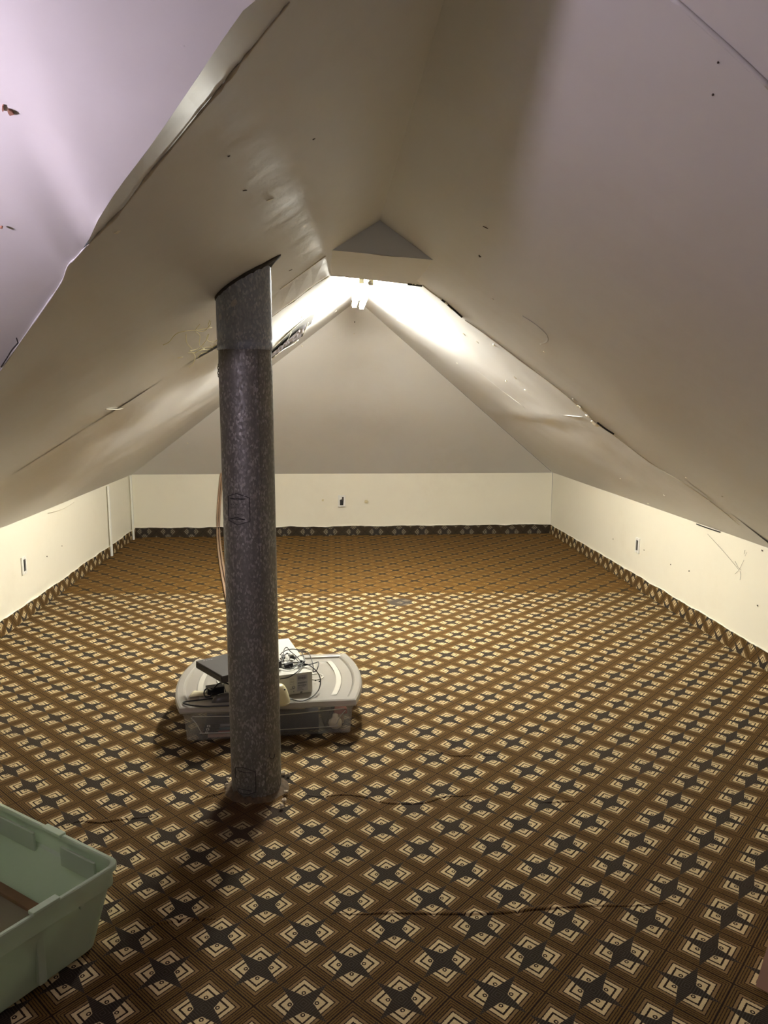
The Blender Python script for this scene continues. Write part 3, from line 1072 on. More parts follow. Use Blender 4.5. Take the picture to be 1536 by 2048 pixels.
def outlet(name, P, rz, label, tilt=0.0, jag=False, ph=0.118, pw=0.074, offx=0.0):
    e = empty(name, P, rz)
    props(e, label, 'outlet', 'wall outlets')
    # frame of four rails around an open dark box
    t = 0.012
    ox, oz, ow, oh = offx, 0.0, pw * 0.52, ph * 0.70
    pl = empty
    V, F = [], []
    xo, zo, xi0, xi1, zi0, zi1 = pw / 2, ph / 2, ox - ow / 2, ox + ow / 2, oz - oh / 2, oz + oh / 2
    outer = [(-xo, -zo), (xo, -zo), (xo, zo), (-xo, zo)]
    inner = [(xi0, zi0), (xi1, zi0), (xi1, zi1), (xi0, zi1)]
    if jag:
        inner = [(xi0, zi0), (xi1 * 0.8, zi0), (xi1, zi1 * 0.3), (xi1, zi1), (0.004, zi1 * 1.02), (0.0, zi1 * 0.45), (xi0, zi1 * 0.3)]
    # local frame: x across, y out of the wall is -y, z up
    def ring(y, pts):
        return [(p[0], y, p[1]) for p in pts]
    if not jag:
        V = ring(-0.007, outer) + ring(-0.007, inner) + ring(0.0, outer) + ring(0.02, inner)
        for k in range(4):
            k2 = (k + 1) % 4
            F += [(k, k2, 4 + k2, 4 + k), (k, 8 + k, 8 + k2, k2), (4 + k, 4 + k2, 12 + k2, 12 + k)]
        mesh('cover_plate', V, F, M_PLATE, e).rotation_euler[1] = tilt
    else:
        bm_obj('cover_plate', rbox(pw, 0.007, ph, 0.002, 1, (0, -0.003, 0), False), M_PLATE, e)
    pts = inner
    V = ring(-0.008 if jag else -0.001, pts)
    mesh('dark_opening' if not jag else 'broken_hole', V, [tuple(range(len(pts)))], M_DARK, e).rotation_euler[1] = tilt
    if not jag:
        bm_obj('receptacle', rbox(ow * 0.45, 0.006, oh * 0.8, 0.002, 1, (ox, -0.003, 0), False), M_DARK, e).rotation_euler[1] = tilt
    else:
        bm_obj('hanging_wire', rbox(0.012, 0.006, 0.03, 0.002, 1, (0.01, -0.009, 0.02), False), M_CHIPD, e)
    for s in (-1, 1):
        bm = bmesh.new()
        bmesh.ops.create_cone(bm, segments=8, radius1=0.004, radius2=0.003, depth=0.003, cap_ends=True, matrix=Matrix.Translation((ox, -0.008, s * ph * 0.44)) @ Matrix.Rotation(math.pi / 2, 4, 'X'))
        bm_obj('screw', bm, M_EDGE, e)
    return e


outlet('wall_outlet', at_x(47, 1131, XL + 0.002), math.pi / 2, 'uncovered dark outlet with white plate on the left knee wall', 0.0, offx=0.006)
outlet('wall_outlet', at_x(1276, 1091, XR - 0.002), -math.pi / 2, 'dark outlet with white plate on the right knee wall', 0.03, offx=-0.008)
pb = at_y(683.5, 1002, 8.11)
outlet('wall_outlet', pb, 0.018, 'white outlet plate with broken dark hole on the back wall', 0.0, True, 0.125, 0.078)

# ------------------------------------------------------------------ torn hole in the far left slope
M_FOIL = plain('foil_insulation', (0.40, 0.38, 0.45), 0.3, 0.8, var=0.4, scale=25, bump=0.9, bdist=0.01)
hole = empty('torn_ceiling_hole', far_l(585, 668))
props(hole, 'long torn hole with crumpled silver foil in the left slope beside the pipe', 'hole')
HB = np.array(hole.location)
outl = [(530, 712), (560, 684), (585, 660), (608, 640), (626, 626), (629, 630), (622, 648), (612, 655), (606, 672), (590, 682), (572, 696), (550, 712), (530, 728)]
V = [far_l(x, y, 0.004) - HB for x, y in outl]
mesh('dark_cavity', V, [tuple(range(len(V)))], M_DARK, hole)
f = [(534, 713), (560, 690), (590, 664), (612, 646), (600, 672), (580, 684), (556, 702), (536, 718)]
V, F = [], []
top = [far_l(*q, 0.008) - HB for q in f[:4]]
bot = [far_l(*q, 0.010) - HB for q in f[4:][::-1]]
nu, nv = 24, 6
for j in range(nv + 1):
    for i in range(nu + 1):
        s = i / nu * 3
        k = min(2, int(s))
        a = top[k] + (top[k + 1] - top[k]) * (s - k)
        b = bot[k] + (bot[k + 1] - bot[k]) * (s - k)
        p = a + (b - a) * j / nv
        V.append(p + np.array(N_FL) * (0.012 * noise.noise(Vector((i * 0.6, j * 0.9, 3))) + 0.008))
F = [(j * (nu + 1) + i, j * (nu + 1) + i + 1, (j + 1) * (nu + 1) + i + 1, (j + 1) * (nu + 1) + i) for j in range(nv) for i in range(nu)]
mesh('foil', V, F, M_FOIL, hole)
for ln, r in [([(530, 711), (560, 683), (585, 659), (610, 638), (640, 615)], 0.004), ([(546, 716), (566, 700), (584, 690), (597, 680)], 0.006), ([(606, 671), (612, 656), (617, 645)], 0.004), ([(560, 700), (575, 680), (583, 664)], 0.003)]:
    tube('torn_flap', [far_l(*q, 0.016) - HB for q in ln], r, M_CHIPW, hole, 5, 4, flat=0.6, radii=[r * (0.4 + 1.2 * abs(noise.noise(Vector((i * 0.5, r * 900, 0))))) for i in range((len(ln) - 1) * 4 + 1)])
chip(far_l(603, 634, 0.002) - HB, N_FL, 0.008, M_STAIN, hole, 300, 'rust_spot')
chip(far_l(672, 622, 0.004) - HB, N_FL, 0.014, M_EDGE, hole, 301, 'paper_flake')

# ------------------------------------------------------------------ cobwebs
M_WEB = plain('dusty_cobweb', (0.78, 0.72, 0.42), 0.9)
M_WEBD = plain('sooty_cobweb', (0.20, 0.17, 0.13), 0.9)


def web(name, label, strands, fn, mat, r):
    o = empty(name, fn(*strands[0][0], 0))
    b = np.array(o.location)
    for s in strands:
        tube('strand', [fn(*q, i) - b for i, q in enumerate(s)], r, mat, o, 4, 5)
    props(o, label, 'cobweb')
    return o


rnd = random.Random(5)
S = [[(326, 690), (338, 684), (352, 668), (372, 662), (395, 660), (424, 655)], [(378, 702), (395, 698), (405, 690), (414, 678), (418, 668)], [(376, 706), (392, 704), (410, 695), (425, 694), (436, 688)], [(386, 708), (402, 700), (420, 700), (434, 708)], [(416, 668), (414, 680), (428, 684), (438, 676)], [(400, 648), (392, 660), (408, 662), (420, 650), (422, 642)], [(372, 668), (374, 686), (384, 698)], [(380, 700), (390, 712), (386, 728), (378, 735)], [(395, 722), (400, 708), (415, 704)], [(420, 640), (417, 650), (421, 656)], [(356, 716), (366, 714)], [(270, 800), (285, 798), (296, 792), (300, 788)], [(390, 662), (400, 672), (399, 690), (412, 700)], [(420, 690), (428, 700), (436, 712)]]
web('cobweb', 'dusty yellow cobweb tangle on the slope left of the pipe top', S, lambda x, y, i: near_l(x, y, 0.009 + 0.003 * math.sin(i * 2.1 + x)), M_WEB, 0.0011)
S = [[(1470, 1148), (1478, 1140), (1484, 1128), (1488, 1120)], [(1480, 1160), (1481, 1150), (1480, 1142)], [(1415, 1068), (1440, 1095), (1460, 1118), (1478, 1140)], [(1490, 1100), (1488, 1108)], [(1494, 1105), (1490, 1112)], [(1470, 1122), (1476, 1134), (1482, 1140)]]
web('cobweb', 'thin sooty cobweb on the right knee wall under the slope', S, lambda x, y, i: at_x(x, y, XR - 0.006), M_WEBD, 0.0009)

# ------------------------------------------------------------------ wrinkles in the carpet
WR = [[(120, 1655), (160, 1643), (200, 1646), (240, 1640), (270, 1637), (320, 1632)], [(390, 1604), (415, 1594), (440, 1588), (462, 1582)], [(600, 1588), (640, 1594), (690, 1590), (735, 1596), (770, 1606), (810, 1608), (850, 1606), (890, 1594), (930, 1592), (980, 1584)], [(800, 1498), (840, 1500), (875, 1504), (905, 1512), (935, 1512), (1000, 1510)], [(285, 1850), (330, 1846), (380, 1840), (440, 1838)], [(660, 1826), (720, 1829), (780, 1826), (860, 1828), (940, 1828), (1010, 1826), (1060, 1820), (1110, 1816), (1180, 1812), (1260, 1812), (1340, 1806)], [(1080, 1606), (1120, 1604), (1150, 1602)], [(210, 1200), (260, 1192), (330, 1187)]]
for k, ln in enumerate(WR):
    P = catmull([at_z(x, y) for x, y in ln], 8)
    V, F = [], []
    for i, p in enumerate(P):
        a = P[min(i + 1, len(P) - 1)] - P[max(i - 1, 0)]
        a = a / np.linalg.norm(a)
        nn = np.array([-a[1], a[0], 0])
        if nn[1] < 0:
            nn = -nn
        s = math.sin(math.pi * (i + 0.5) / len(P)) ** 0.5 * (0.7 + 0.5 * noise.noise(Vector((i * 0.3, k, 0))))
        for d, h in ((-0.008, -0.0006), (-0.005, 0.0032), (0.0, 0.0062), (0.010, 0.0045), (0.026, -0.0006)):
            V.append(p + nn * d * s + np.array([0, 0, h * s]))
    for i in range(len(P) - 1):
        for j in range(4):
            F.append((5 * i + j, 5 * i + 5 + j, 5 * i + 6 + j, 5 * i + j + 1))
    mesh('carpet_wrinkle', V, F, M_CARPET, fl_o, True)

# ------------------------------------------------------------------ green open tub
def clear_mat(name, col, alpha, rough=0.25, trans=0.3):
    t = NT(name)
    t.b.inputs['Base Color'].default_value = (*col, 1)
    t.b.inputs['Roughness'].default_value = rough
    tr = t.n('ShaderNodeBsdfTransparent')
    tr.inputs[0].default_value = (*[0.5 + 0.5 * c for c in col], 1)
    tl = t.n('ShaderNodeBsdfTranslucent')
    tl.inputs[0].default_value = (*col, 1)
    m1 = t.n('ShaderNodeMixShader')
    m1.inputs[0].default_value = trans
    t.link(t.b.outputs[0], m1.inputs[1])
    t.link(tl.outputs[0], m1.inputs[2])
    m2 = t.n('ShaderNodeMixShader')
    nz = t.noise(t.obj(), 8, 3)
    t.link(t.math('MULTIPLY_ADD', nz, 0.04, alpha - 0.02), m2.inputs[0])
    t.link(tr.outputs[0], m2.inputs[1])
    t.link(m1.outputs[0], m2.inputs[2])
    t.link(m2.outputs[0], t.out.inputs[0])
    return t.m


M_TUB = clear_mat('pale_green_plastic', (0.60, 0.70, 0.55), 0.94, 0.4, 0.3)
ZT = 0.245
Pc = at_z(243, 1722, ZT)
Pb = at_z(0, 1600, ZT)
Pf = at_z(0, 1875, ZT)
ex = (Pb - Pc)[:2]
ex = ex / np.linalg.norm(ex)          # long side, away to the left and back
ey = (Pf - Pc)[:2]
ey = ey / np.linalg.norm(ey)
# make the footprint square: keep the bisector, force a right angle
bis = ex + ey
bis /= np.linalg.norm(bis)
ang = math.atan2(bis[1], bis[0])
cross = ex[0] * ey[1] - ex[1] * ey[0]
sgn = 1 if cross > 0 else -1
ex = np.array([math.cos(ang - sgn * math.pi / 4), math.sin(ang - sgn * math.pi / 4)])
ey = np.array([math.cos(ang + sgn * math.pi / 4), math.sin(ang + sgn * math.pi / 4)])
TL, TW = 0.62, 0.44
ctr = Pc[:2] + ex * TL / 2 + ey * TW / 2
tub = empty('storage_tub', (ctr[0], ctr[1], 0), math.atan2(ex[1], ex[0]))
props(tub, 'open pale green plastic tub in the bottom left foreground', 'tub')


def rrect(lx, ly, r, n=5):
    out = []
    for cx, cy, a0 in ((lx / 2 - r, ly / 2 - r, 0), (-lx / 2 + r, ly / 2 - r, 90), (-lx / 2 + r, -ly / 2 + r, 180), (lx / 2 - r, -ly / 2 + r, 270)):
        for k in range(n + 1):
            a = math.radians(a0 + 90 * k / n)
            out.append((cx + r * math.cos(a), cy + r * math.sin(a)))
    return out


def loops(specs, closed_last=None):
    """specs: list of (outline pts, z)"""
    V, F = [], []
    n = len(specs[0][0])
    for pts, z in specs:
        V += [(x, y, z) for x, y in pts]
    for i in range(len(specs) - 1):
        for k in range(n):
            F.append((i * n + k, i * n + (k + 1) % n, (i + 1) * n + (k + 1) % n, (i + 1) * n + k))
    if closed_last == 'both' or closed_last == 'last':
        F.append(tuple((len(specs) - 1) * n + k for k in range(n)))
    if closed_last == 'both':
        F.append(tuple(k for k in range(n))[::-1])
    return V, F


sp = []
tp = 0.070       # taper from rim to floor
for zz in (ZT - 0.012, ZT - 0.060):
    sp.append((rrect(TL - 0.020, TW - 0.020, 0.03), zz))
sp.append((rrect(TL - 0.036, TW - 0.036, 0.03), ZT - 0.066))
sp.append((rrect(TL - 0.03 - tp, TW - 0.03 - tp, 0.035), 0.012))
sp.append((rrect(TL - 0.05 - tp, TW - 0.05 - tp, 0.03), 0.002))
# inner faces
sp.append((rrect(TL - 0.05 - tp, TW - 0.05 - tp, 0.03), 0.002))
V, F = loops(sp[:5], 'last')
o = mesh('body', V, F, M_TUB, tub, False)
md = o.modifiers.new('wall', 'SOLIDIFY')
md.thickness = 0.003
md.offset = 0
V, F = loops([(rrect(TL - 0.026, TW - 0.026, 0.027), ZT - 0.016), (rrect(TL - 0.026, TW - 0.026, 0.027), ZT - 0.002), (rrect(TL - 0.020, TW - 0.020, 0.028), ZT), (rrect(TL - 0.004, TW - 0.004, 0.03), ZT), (rrect(TL, TW, 0.032), ZT - 0.003), (rrect(TL, TW, 0.032), ZT - 0.016)])
mesh('rim', V, F, M_TUB, tub, False)
# raised hand-hold tabs on the rim and stepped panels on the inner wall
lx = lambda d: -TL / 2 + d
# local frame: corner at (-TL/2,-TW/2) when ey maps to +y, otherwise mirrored
my = sgn
for cx, cy, sx, sy in ((lx(0.285), -my * (TW / 2 - 0.010), 0.085, 0.022), (-(TL / 2 - 0.010), my * (-TW / 2 + 0.225), 0.022, 0.075)):
    bm_obj('rim_tab', rbox(sx, sy, 0.010, 0.003, 2, (cx, cy, ZT - 0.004)), M_TUB, tub)
bm_obj('inner_panel', rbox(0.15, 0.008, 0.058, 0.003, 2, (lx(0.150), -my * (TW / 2 - 0.030), ZT - 0.074)), M_TUB, tub)
bm_obj('inner_panel', rbox(0.20, 0.008, 0.058, 0.003, 2, (lx(0.45), -my * (TW / 2 - 0.030), ZT - 0.074)), M_TUB, tub)
bm_obj('side_rib', rbox(0.010, 0.014, 0.05, 0.003, 2, (-(TL / 2 - 0.014), my * (-TW / 2 + 0.12), ZT - 0.072)), M_TUB, tub)
bm_obj('side_rib', rbox(0.014, 0.022, 0.19, 0.004, 2, (-(TL / 2 - 0.028), my * (-TW / 2 + 0.235), 0.03)), M_TUB, tub)
# wooden picture frame lying in the tub
M_WOOD = plain('brown_wood_frame', (0.20, 0.11, 0.05), 0.5, var=0.4, scale=12)
M_ART = plain('faded_backing', (0.23, 0.20, 0.12), 0.7, var=0.25, scale=6)
fw_, fh_ = 0.46, 0.30
fr = empty('picture_frame', (ctr[0] + ex[0] * 0.0, ctr[1] + ex[1] * 0.0, 0.010), math.atan2(ex[1], ex[0]))
props(fr, 'brown wooden frame lying flat inside the green tub', 'frame')
for cx, cy, sx, sy in ((0, fh_ / 2, fw_, 0.03), (0, -fh_ / 2, fw_, 0.03), (fw_ / 2 - 0.015, 0, 0.03, fh_ - 0.03), (-fw_ / 2 + 0.015, 0, 0.03, fh_ - 0.03)):
    bm_obj('frame_rail', rbox(sx, sy, 0.022, 0.003, 2, (cx, cy, 0)), M_WOOD, fr)
bm_obj('backing', rbox(fw_ - 0.06, fh_ - 0.03, 0.008, 0.0, 1, (0, 0, 0.002)), M_ART, fr)

# ------------------------------------------------------------------ clear storage box with lid, behind the pipe
M_CLEAR = clear_mat('clear_plastic', (0.85, 0.84, 0.80), 0.12, 0.15, 0.25)
M_LID = clear_mat('milky_lid_plastic', (0.49, 0.465, 0.41), 0.86, 0.3, 0.25)
M_BAND = plain('lid_band', (0.50, 0.475, 0.40), 0.4, var=0.03)
BX, BY, BRZ = -0.292, 3.522, math.radians(3.0)
bx = empty('storage_box', (BX, BY, 0), BRZ)
props(bx, 'clear plastic storage box with milky lid on the carpet behind the pipe', 'box')


def bow(hx, hy, bulge, r=0.02, n=12, c=4):
    """outline with straight long sides and bowed short ends"""
    out = []
    for s in (1, -1):
        for k in range(n + 1):
            t = -1 + 2 * k / n
            y = s * t * hy
            x = s * (hx + bulge * (1 - t * t))
            out.append((x, y))
    return out


V, F = loops([(bow(0.372, 0.297, 0.020), 0.148), (bow(0.370, 0.296, 0.020), 0.125), (bow(0.366, 0.293, 0.018), 0.122), (bow(0.356, 0.290, 0.012), 0.012), (bow(0.350, 0.285, 0.012), 0.004)], 'last')
o = mesh('body', V, F, M_CLEAR, bx, False)
md = o.modifiers.new('wall', 'SOLIDIFY')
md.thickness = 0.0025
md.offset = 0
for s in (-1,):
    for pts in ([(-0.33, 0.118), (-0.1, 0.108), (0.06, 0.106), (0.33, 0.12)], [(-0.335, 0.112), (-0.315, 0.085), (-0.295, 0.045), (-0.285, 0.038), (-0.1, 0.036)], [(0.335, 0.112), (0.312, 0.085), (0.294, 0.048), (0.28, 0.038), (0.0, 0.036)]):
        P = []
        for x, z in pts:
            yy = -(0.2915 + (z / 0.13) * 0.004)
            P.append((x, yy, z))
        tube('moulded_rib', P, 0.0022, M_BAND, bx, 5, 6)
lid = None
specs = [(bow(0.368, 0.268, 0.040), 0.138), (bow(0.380, 0.280, 0.050), 0.138), (bow(0.382, 0.283, 0.052), 0.146), (bow(0.380, 0.281, 0.050), 0.164), (bow(0.374, 0.274, 0.048), 0.168), (bow(0.352, 0.250, 0.046), 0.168), (bow(0.346, 0.244, 0.046), 0.165), (bow(0.342, 0.240, 0.044), 0.157), (bow(0.300, 0.205, 0.040), 0.157), (bow(0.296, 0.200, 0.040), 0.154)]
specs = [([(x, y * 1.105) for x, y in p], z) for p, z in specs]
V, F = loops(specs, 'last')
lid = mesh('lid', V, F, M_LID, bx, False)
# pale moulded bands at both ends, as ribbons on the lid
for s in (-1, 1):
    V, F = [], []
    n = 14
    for k in range(n + 1):
        t = -1 + 2 * k / n
        y = t * 0.225
        for hx in (0.276, 0.300):
            V.append((s * (hx + 0.034 * (1 - t * t)), y, 0.1585 if hx == 0.276 else 0.159))
    for k in range(n):
        F.append((2 * k, 2 * k + 1, 2 * k + 3, 2 * k + 2))
    mesh('lid_band', V, F, M_BAND, lid)
pts = [(0.215 + 0.034 * math.cos(a), 0.02 + 0.040 * math.sin(a), 0.1555) for a in np.linspace(0, 2 * math.pi, 25)]
tube('moulded_oval', pts, 0.006, M_BAND, lid, 6, 0, flat=0.5)
pts = [(-0.215 + 0.034 * math.cos(a), 0.02 + 0.040 * math.sin(a), 0.1555) for a in np.linspace(0, 2 * math.pi, 25)]
tube('moulded_oval', pts, 0.006, M_BAND, lid, 6, 0, flat=0.5)

cB, sB = math.cos(BRZ), math.sin(BRZ)


def inbox(x, y, z):
    return (BX + x * cB - y * sB, BY + x * sB + y * cB, z)


M_BLK = plain('black_case_plastic', (0.018, 0.018, 0.02), 0.35)
M_NAVY = plain('navy_carton', (0.03, 0.04, 0.085), 0.4, var=0.3, scale=8)
M_RED = plain('faded_red_card', (0.42, 0.13, 0.10), 0.6)
M_PINK = plain('pale_pink_spine', (0.62, 0.40, 0.32), 0.6)
M_GREY = plain('grey_card', (0.28, 0.27, 0.28), 0.6)
M_BEIGE = plain('beige_paper', (0.68, 0.55, 0.36), 0.7)
M_TEAL = plain('teal_sleeve', (0.05, 0.12, 0.13), 0.4)


def case(name, label, x, y, z, sx, sy, sz, mat, rz=0.0, group=None, cat='case', sq=True, spine=None):
    e = empty(name, inbox(x, y - 0.052, z), BRZ + rz)
    props(e, label, cat, group)
    bm_obj('shell', rbox(sx, sy, sz, 0.0015, 2), mat, e)
    if sq:
        bm_obj('spine_tag', rbox(0.014, 0.002, sz * 0.62, 0.0, 1, (-sx / 2 + 0.016, -sy / 2 - 0.0005, sz * 0.18)), M_WHITE, e)
        bm_obj('tag_mark', rbox(0.006, 0.002, sz * 0.3, 0.0, 1, (-sx / 2 + 0.016, -sy / 2 - 0.0012, sz * 0.34)), M_CHIPD, e)
    if spine:
        bm_obj('spine_print', rbox(sx * 0.5, 0.002, sz * 0.7, 0.0, 1, (sx * 0.1, -sy / 2 - 0.0005, sz * 0.14)), spine, e)
    return e


case('disc_case', 'pale pink spined case at the bottom of the stack in the box', -0.175, -0.155, 0.008, 0.19, 0.135, 0.014, M_PINK, 0, 'cases in the clear box', sq=False)
for k, (nm, sp_) in enumerate([('lowest', M_RED), ('middle', M_TEAL), ('topmost', M_GREY)]):
    case('disc_case', 'black case with white spine tag in the clear box, %s of three' % nm, -0.195 + 0.004 * k, -0.150, 0.0225 + k * 0.0155, 0.19, 0.135, 0.015, M_BLK, 0.01 * k, 'cases in the clear box', spine=sp_)
case('game_carton', 'large navy carton lying inside the clear box, right of the pipe', 0.075, -0.105, 0.010, 0.28, 0.20, 0.085, M_NAVY, 0.03, cat='carton', sq=False)
case('grey_folder', 'grey folder lying above the cases inside the clear box', -0.16, -0.06, 0.094, 0.24, 0.22, 0.012, M_GREY, 0.05, cat='folder', sq=False)
e = case('paper_packet', 'beige paper packet on the navy carton under the lid', 0.10, -0.09, 0.096, 0.13, 0.15, 0.014, M_BEIGE, -0.1, cat='packet', sq=False)
e = case('black_case', 'black case leaning at the right end inside the clear box', 0.245, -0.10, 0.012, 0.016, 0.18, 0.105, M_BLK, 0.1, cat='case', sq=False)
e.rotation_euler[1] = 0.30
case('red_packet', 'faded red packet at the right end inside the clear box', 0.312, -0.11, 0.064, 0.06, 0.12, 0.024, M_RED, 0.1, cat='packet', sq=False)
case('beige_carton', 'small beige carton under the red packet in the clear box', 0.300, -0.075, 0.008, 0.055, 0.14, 0.054, M_BEIGE, 0.1, cat='carton', sq=False)
V, F = lathe([(0.001, 0.0), (0.016, 0.002), (0.028, 0.012), (0.032, 0.026), (0.027, 0.040), (0.016, 0.050), (0.012, 0.056), (0.012, 0.066), (0.001, 0.068)], 20)
o = mesh('light_bulb', V, F, plain('frosted_bulb', (0.8, 0.72, 0.55), 0.3), None, True)
o.location = inbox(0.292, -0.245, 0.008)
props(o, 'frosted cream bulb in the front right corner of the clear box', 'bulb')

# ---- things standing on the lid
LZ = 0.1595
# white carton
rz = math.radians(16)
cw, cd, chh = 0.31, 0.47, 0.098
fr_ = np.array([-0.09, 3.354])
e1, e2 = np.array([math.cos(rz), math.sin(rz)]), np.array([-math.sin(rz), math.cos(rz)])
cc = fr_ - e1 * cw / 2 + e2 * cd / 2
wc = empty('white_carton', (cc[0], cc[1], LZ + 0.0055), rz)
wc.rotation_euler[0] = math.radians(1.6)
props(wc, 'white cardboard carton with printed end label on the lid', 'carton')
M_CARD = plain('white_card', (0.56, 0.54, 0.47), 0.6, var=0.04)
M_LAB = plain('label_grey', (0.44, 0.42, 0.43), 0.6, var=0.04)
M_PRN = plain('label_print', (0.10, 0.10, 0.11), 0.7)
bm_obj('carton_body', rbox(cw, cd, chh, 0.002, 2), M_CARD, wc)
bm_obj('lid_seam', rbox(cw + 0.001, cd + 0.001, 0.0012, 0, 1, (0, 0, chh * 0.9)), M_LAB, wc)
lb = bm_obj('end_label', rbox(0.050, 0.0012, 0.078, 0, 1, (cw / 2 - 0.047, -cd / 2 - 0.0006, 0.012)), M_LAB, wc)
V, F = [], []
rnd = random.Random(3)


def quad(V, F, x0, x1, z0, z1, y):
    b = len(V)
    V += [(x0, y, z0), (x1, y, z0), (x1, y, z1), (x0, y, z1)]
    F.append((b, b + 1, b + 2, b + 3))


yy = -cd / 2 - 0.0016
for blk, (z0, z1) in enumerate([(0.068, 0.080), (0.047, 0.056), (0.035, 0.043)]):
    x = cw / 2 - 0.068
    while x < cw / 2 - 0.028:
        wv = rnd.choice([0.0006, 0.001, 0.0016])
        quad(V, F, x, x + wv, z0, z1, yy)
        x += wv + rnd.choice([0.0006, 0.0009])
for z, n in ((0.083, 9), (0.063, 7), (0.030, 8), (0.024, 5), (0.018, 6)):
    x = cw / 2 - 0.068
    for k in range(n):
        wv = rnd.uniform(0.002, 0.005)
        quad(V, F, x, x + wv, z, z + 0.002, yy)
        x += wv + 0.0012
for z in (0.075, 0.070, 0.062, 0.057, 0.050, 0.026):
    x = cw / 2 - 0.105
    for k in range(4):
        wv = rnd.uniform(0.002, 0.006)
        quad(V, F, x, x + wv, z, z + 0.0014, yy)
        x += wv + 0.0012
o = mesh('barcode_print', V, F, M_PRN, lb)
props(o, 'printed barcodes and text rows', kind='stuff')
pts = [(cw / 2 - 0.087 + 0.006 * math.cos(a), yy + 0.0004, 0.034 + 0.006 * math.sin(a)) for a in np.linspace(0, 2 * math.pi, 17)]
tube('round_mark', pts, 0.0009, M_PRN, lb, 4, 0)
mesh('triangle_mark', [(cw / 2 - 0.090, yy, 0.012), (cw / 2 - 0.084, yy, 0.012), (cw / 2 - 0.087, yy, 0.018)], [(0, 1, 2)], M_PRN, lb)
chip((cw / 2 - 0.052, -cd / 2, 0.006), (0, -1, 0), 0.004, M_PRN, wc, 333, 'thumb_notch', 1.8)

# black receiver
L_, F_ = at_z(391.6, 1321.6, 0.302), at_z(445, 1352, 0.302)
ea = (F_ - L_)[:2]
sl = np.linalg.norm(ea)
ea /= sl
eb = np.array([-ea[1], ea[0]])
rd = 0.30
cc = L_[:2] + ea * sl / 2 + eb * rd / 2
rc = empty('black_receiver', (cc[0], cc[1], LZ + chh + 0.0105), math.atan2(ea[1], ea[0]))
props(rc, 'flat black electronic receiver lying across the white carton', 'receiver')
M_REC = plain('charcoal_plastic', (0.045, 0.042, 0.040), 0.45, var=0.15)
bm_obj('casing', rbox(sl, rd, 0.033, 0.003, 2), M_REC, rc)
bm_obj('front_panel', rbox(sl * 0.96, 0.004, 0.020, 0.001, 1, (0, -rd / 2 - 0.001, 0.005)), M_BLK, rc)
bm_obj('socket_block', rbox(0.004, 0.05, 0.022, 0.001, 1, (sl / 2 + 0.001, -rd / 2 + 0.05, 0.005)), M_BLK, rc)
for k in range(4):
    bm_obj('badge_letter', rbox(0.006, 0.008, 0.0006, 0, 1, (-sl / 2 + 0.022 + 0.001 * k, -rd / 2 + 0.03 + 0.012 * k, 0.0329)), M_GREY, rc)
for sx in (-1, 1):
    for sy in (-1, 1):
        bm_obj('rubber_foot', rbox(0.016, 0.016, 0.003, 0.001, 1, (sx * (sl / 2 - 0.02), sy * (rd / 2 - 0.02), -0.0005)), M_BLK, rc)

# cream rounded gadget by the pipe
cg = empty('cream_speaker', at_z(563, 1407, LZ), math.radians(10))
props(cg, 'cream rounded desktop gadget standing on the lid beside the pipe', 'gadget')
M_CREAM = plain('cream_plastic', (0.74, 0.66, 0.40), 0.35, var=0.05)
V, F = [], []
nr_, ns = 12, 24
for i in range(nr_ + 1):
    t = i / nr_
    z = 0.082 * math.sin(t * math.pi / 2) ** 0.9
    k = math.cos(t * math.pi / 2) ** 0.45
    for j in range(ns):
        a = 2 * math.pi * j / ns
        V.append((0.040 * k * math.cos(a) - 0.012 * (z / 0.08), 0.032 * k * math.sin(a) + 0.02 * (z / 0.08), z))
for i in range(nr_):
    for j in range(ns):
        F.append((i * ns + j, i * ns + (j + 1) % ns, (i + 1) * ns + (j + 1) % ns, (i + 1) * ns + j))
F.append(tuple(range(ns))[::-1])
mesh('shell', V, F, M_CREAM, cg, True)
pts = [(0.0405 * math.cos(a), 0.0325 * math.sin(a), 0.006) for a in np.linspace(0, 2 * math.pi, 25)]
tube('base_line', pts, 0.001, M_EDGE, cg, 5, 0)
bm_obj('button', rbox(0.007, 0.004, 0.006, 0.001, 1, (0.014, -0.012, 0.064)), M_BLK, cg)

# tangle of black leads on the carton, with one large loop hanging down
M_WIRE = plain('black_cord', (0.012, 0.012, 0.013), 0.4)
tz = LZ + chh
tg = empty('cable_tangle', at_z(585, 1325, tz))
props(tg, 'tangled black leads and plugs heaped on the white carton', 'cables')
TB0 = np.array(tg.location)


def tpt(x, y, z):
    return at_z(x, y, z) - TB0


coils = [
    [(560, 1310, .275), (566, 1304, .285), (578, 1299, .295), (592, 1299, .295), (604, 1306, .29), (608, 1318, .28), (602, 1328, .272), (590, 1332, .268), (574, 1331, .268), (562, 1324, .27)],
    [(566, 1322, .27), (568, 1300, .29), (574, 1295, .30), (580, 1302, .295), (592, 1312, .285), (600, 1322, .275), (594, 1330, .268)],
    [(560, 1318, .275), (572, 1308, .285), (584, 1310, .285), (596, 1322, .275), (604, 1328, .27), (615, 1330, .268)],
    [(561, 1330, .27), (566, 1318, .28), (574, 1306, .29), (580, 1316, .282), (574, 1328, .27), (582, 1336, .266)],
    [(588, 1320, .28), (598, 1312, .288), (606, 1312, .285), (610, 1322, .275), (606, 1331, .267), (596, 1334, .266)],
    [(606, 1302, .285), (616, 1304, .285), (622, 1316, .275), (626, 1330, .262), (626, 1344, .235)],
    [(596, 1334, .266), (614, 1330, .268), (630, 1326, .272), (637, 1324, .272), (636, 1334, .262), (632, 1342, .245), (626, 1344, .24)],
    [(560, 1334, .268), (572, 1338, .266), (584, 1337, .266), (596, 1330, .27), (606, 1326, .272)],
]
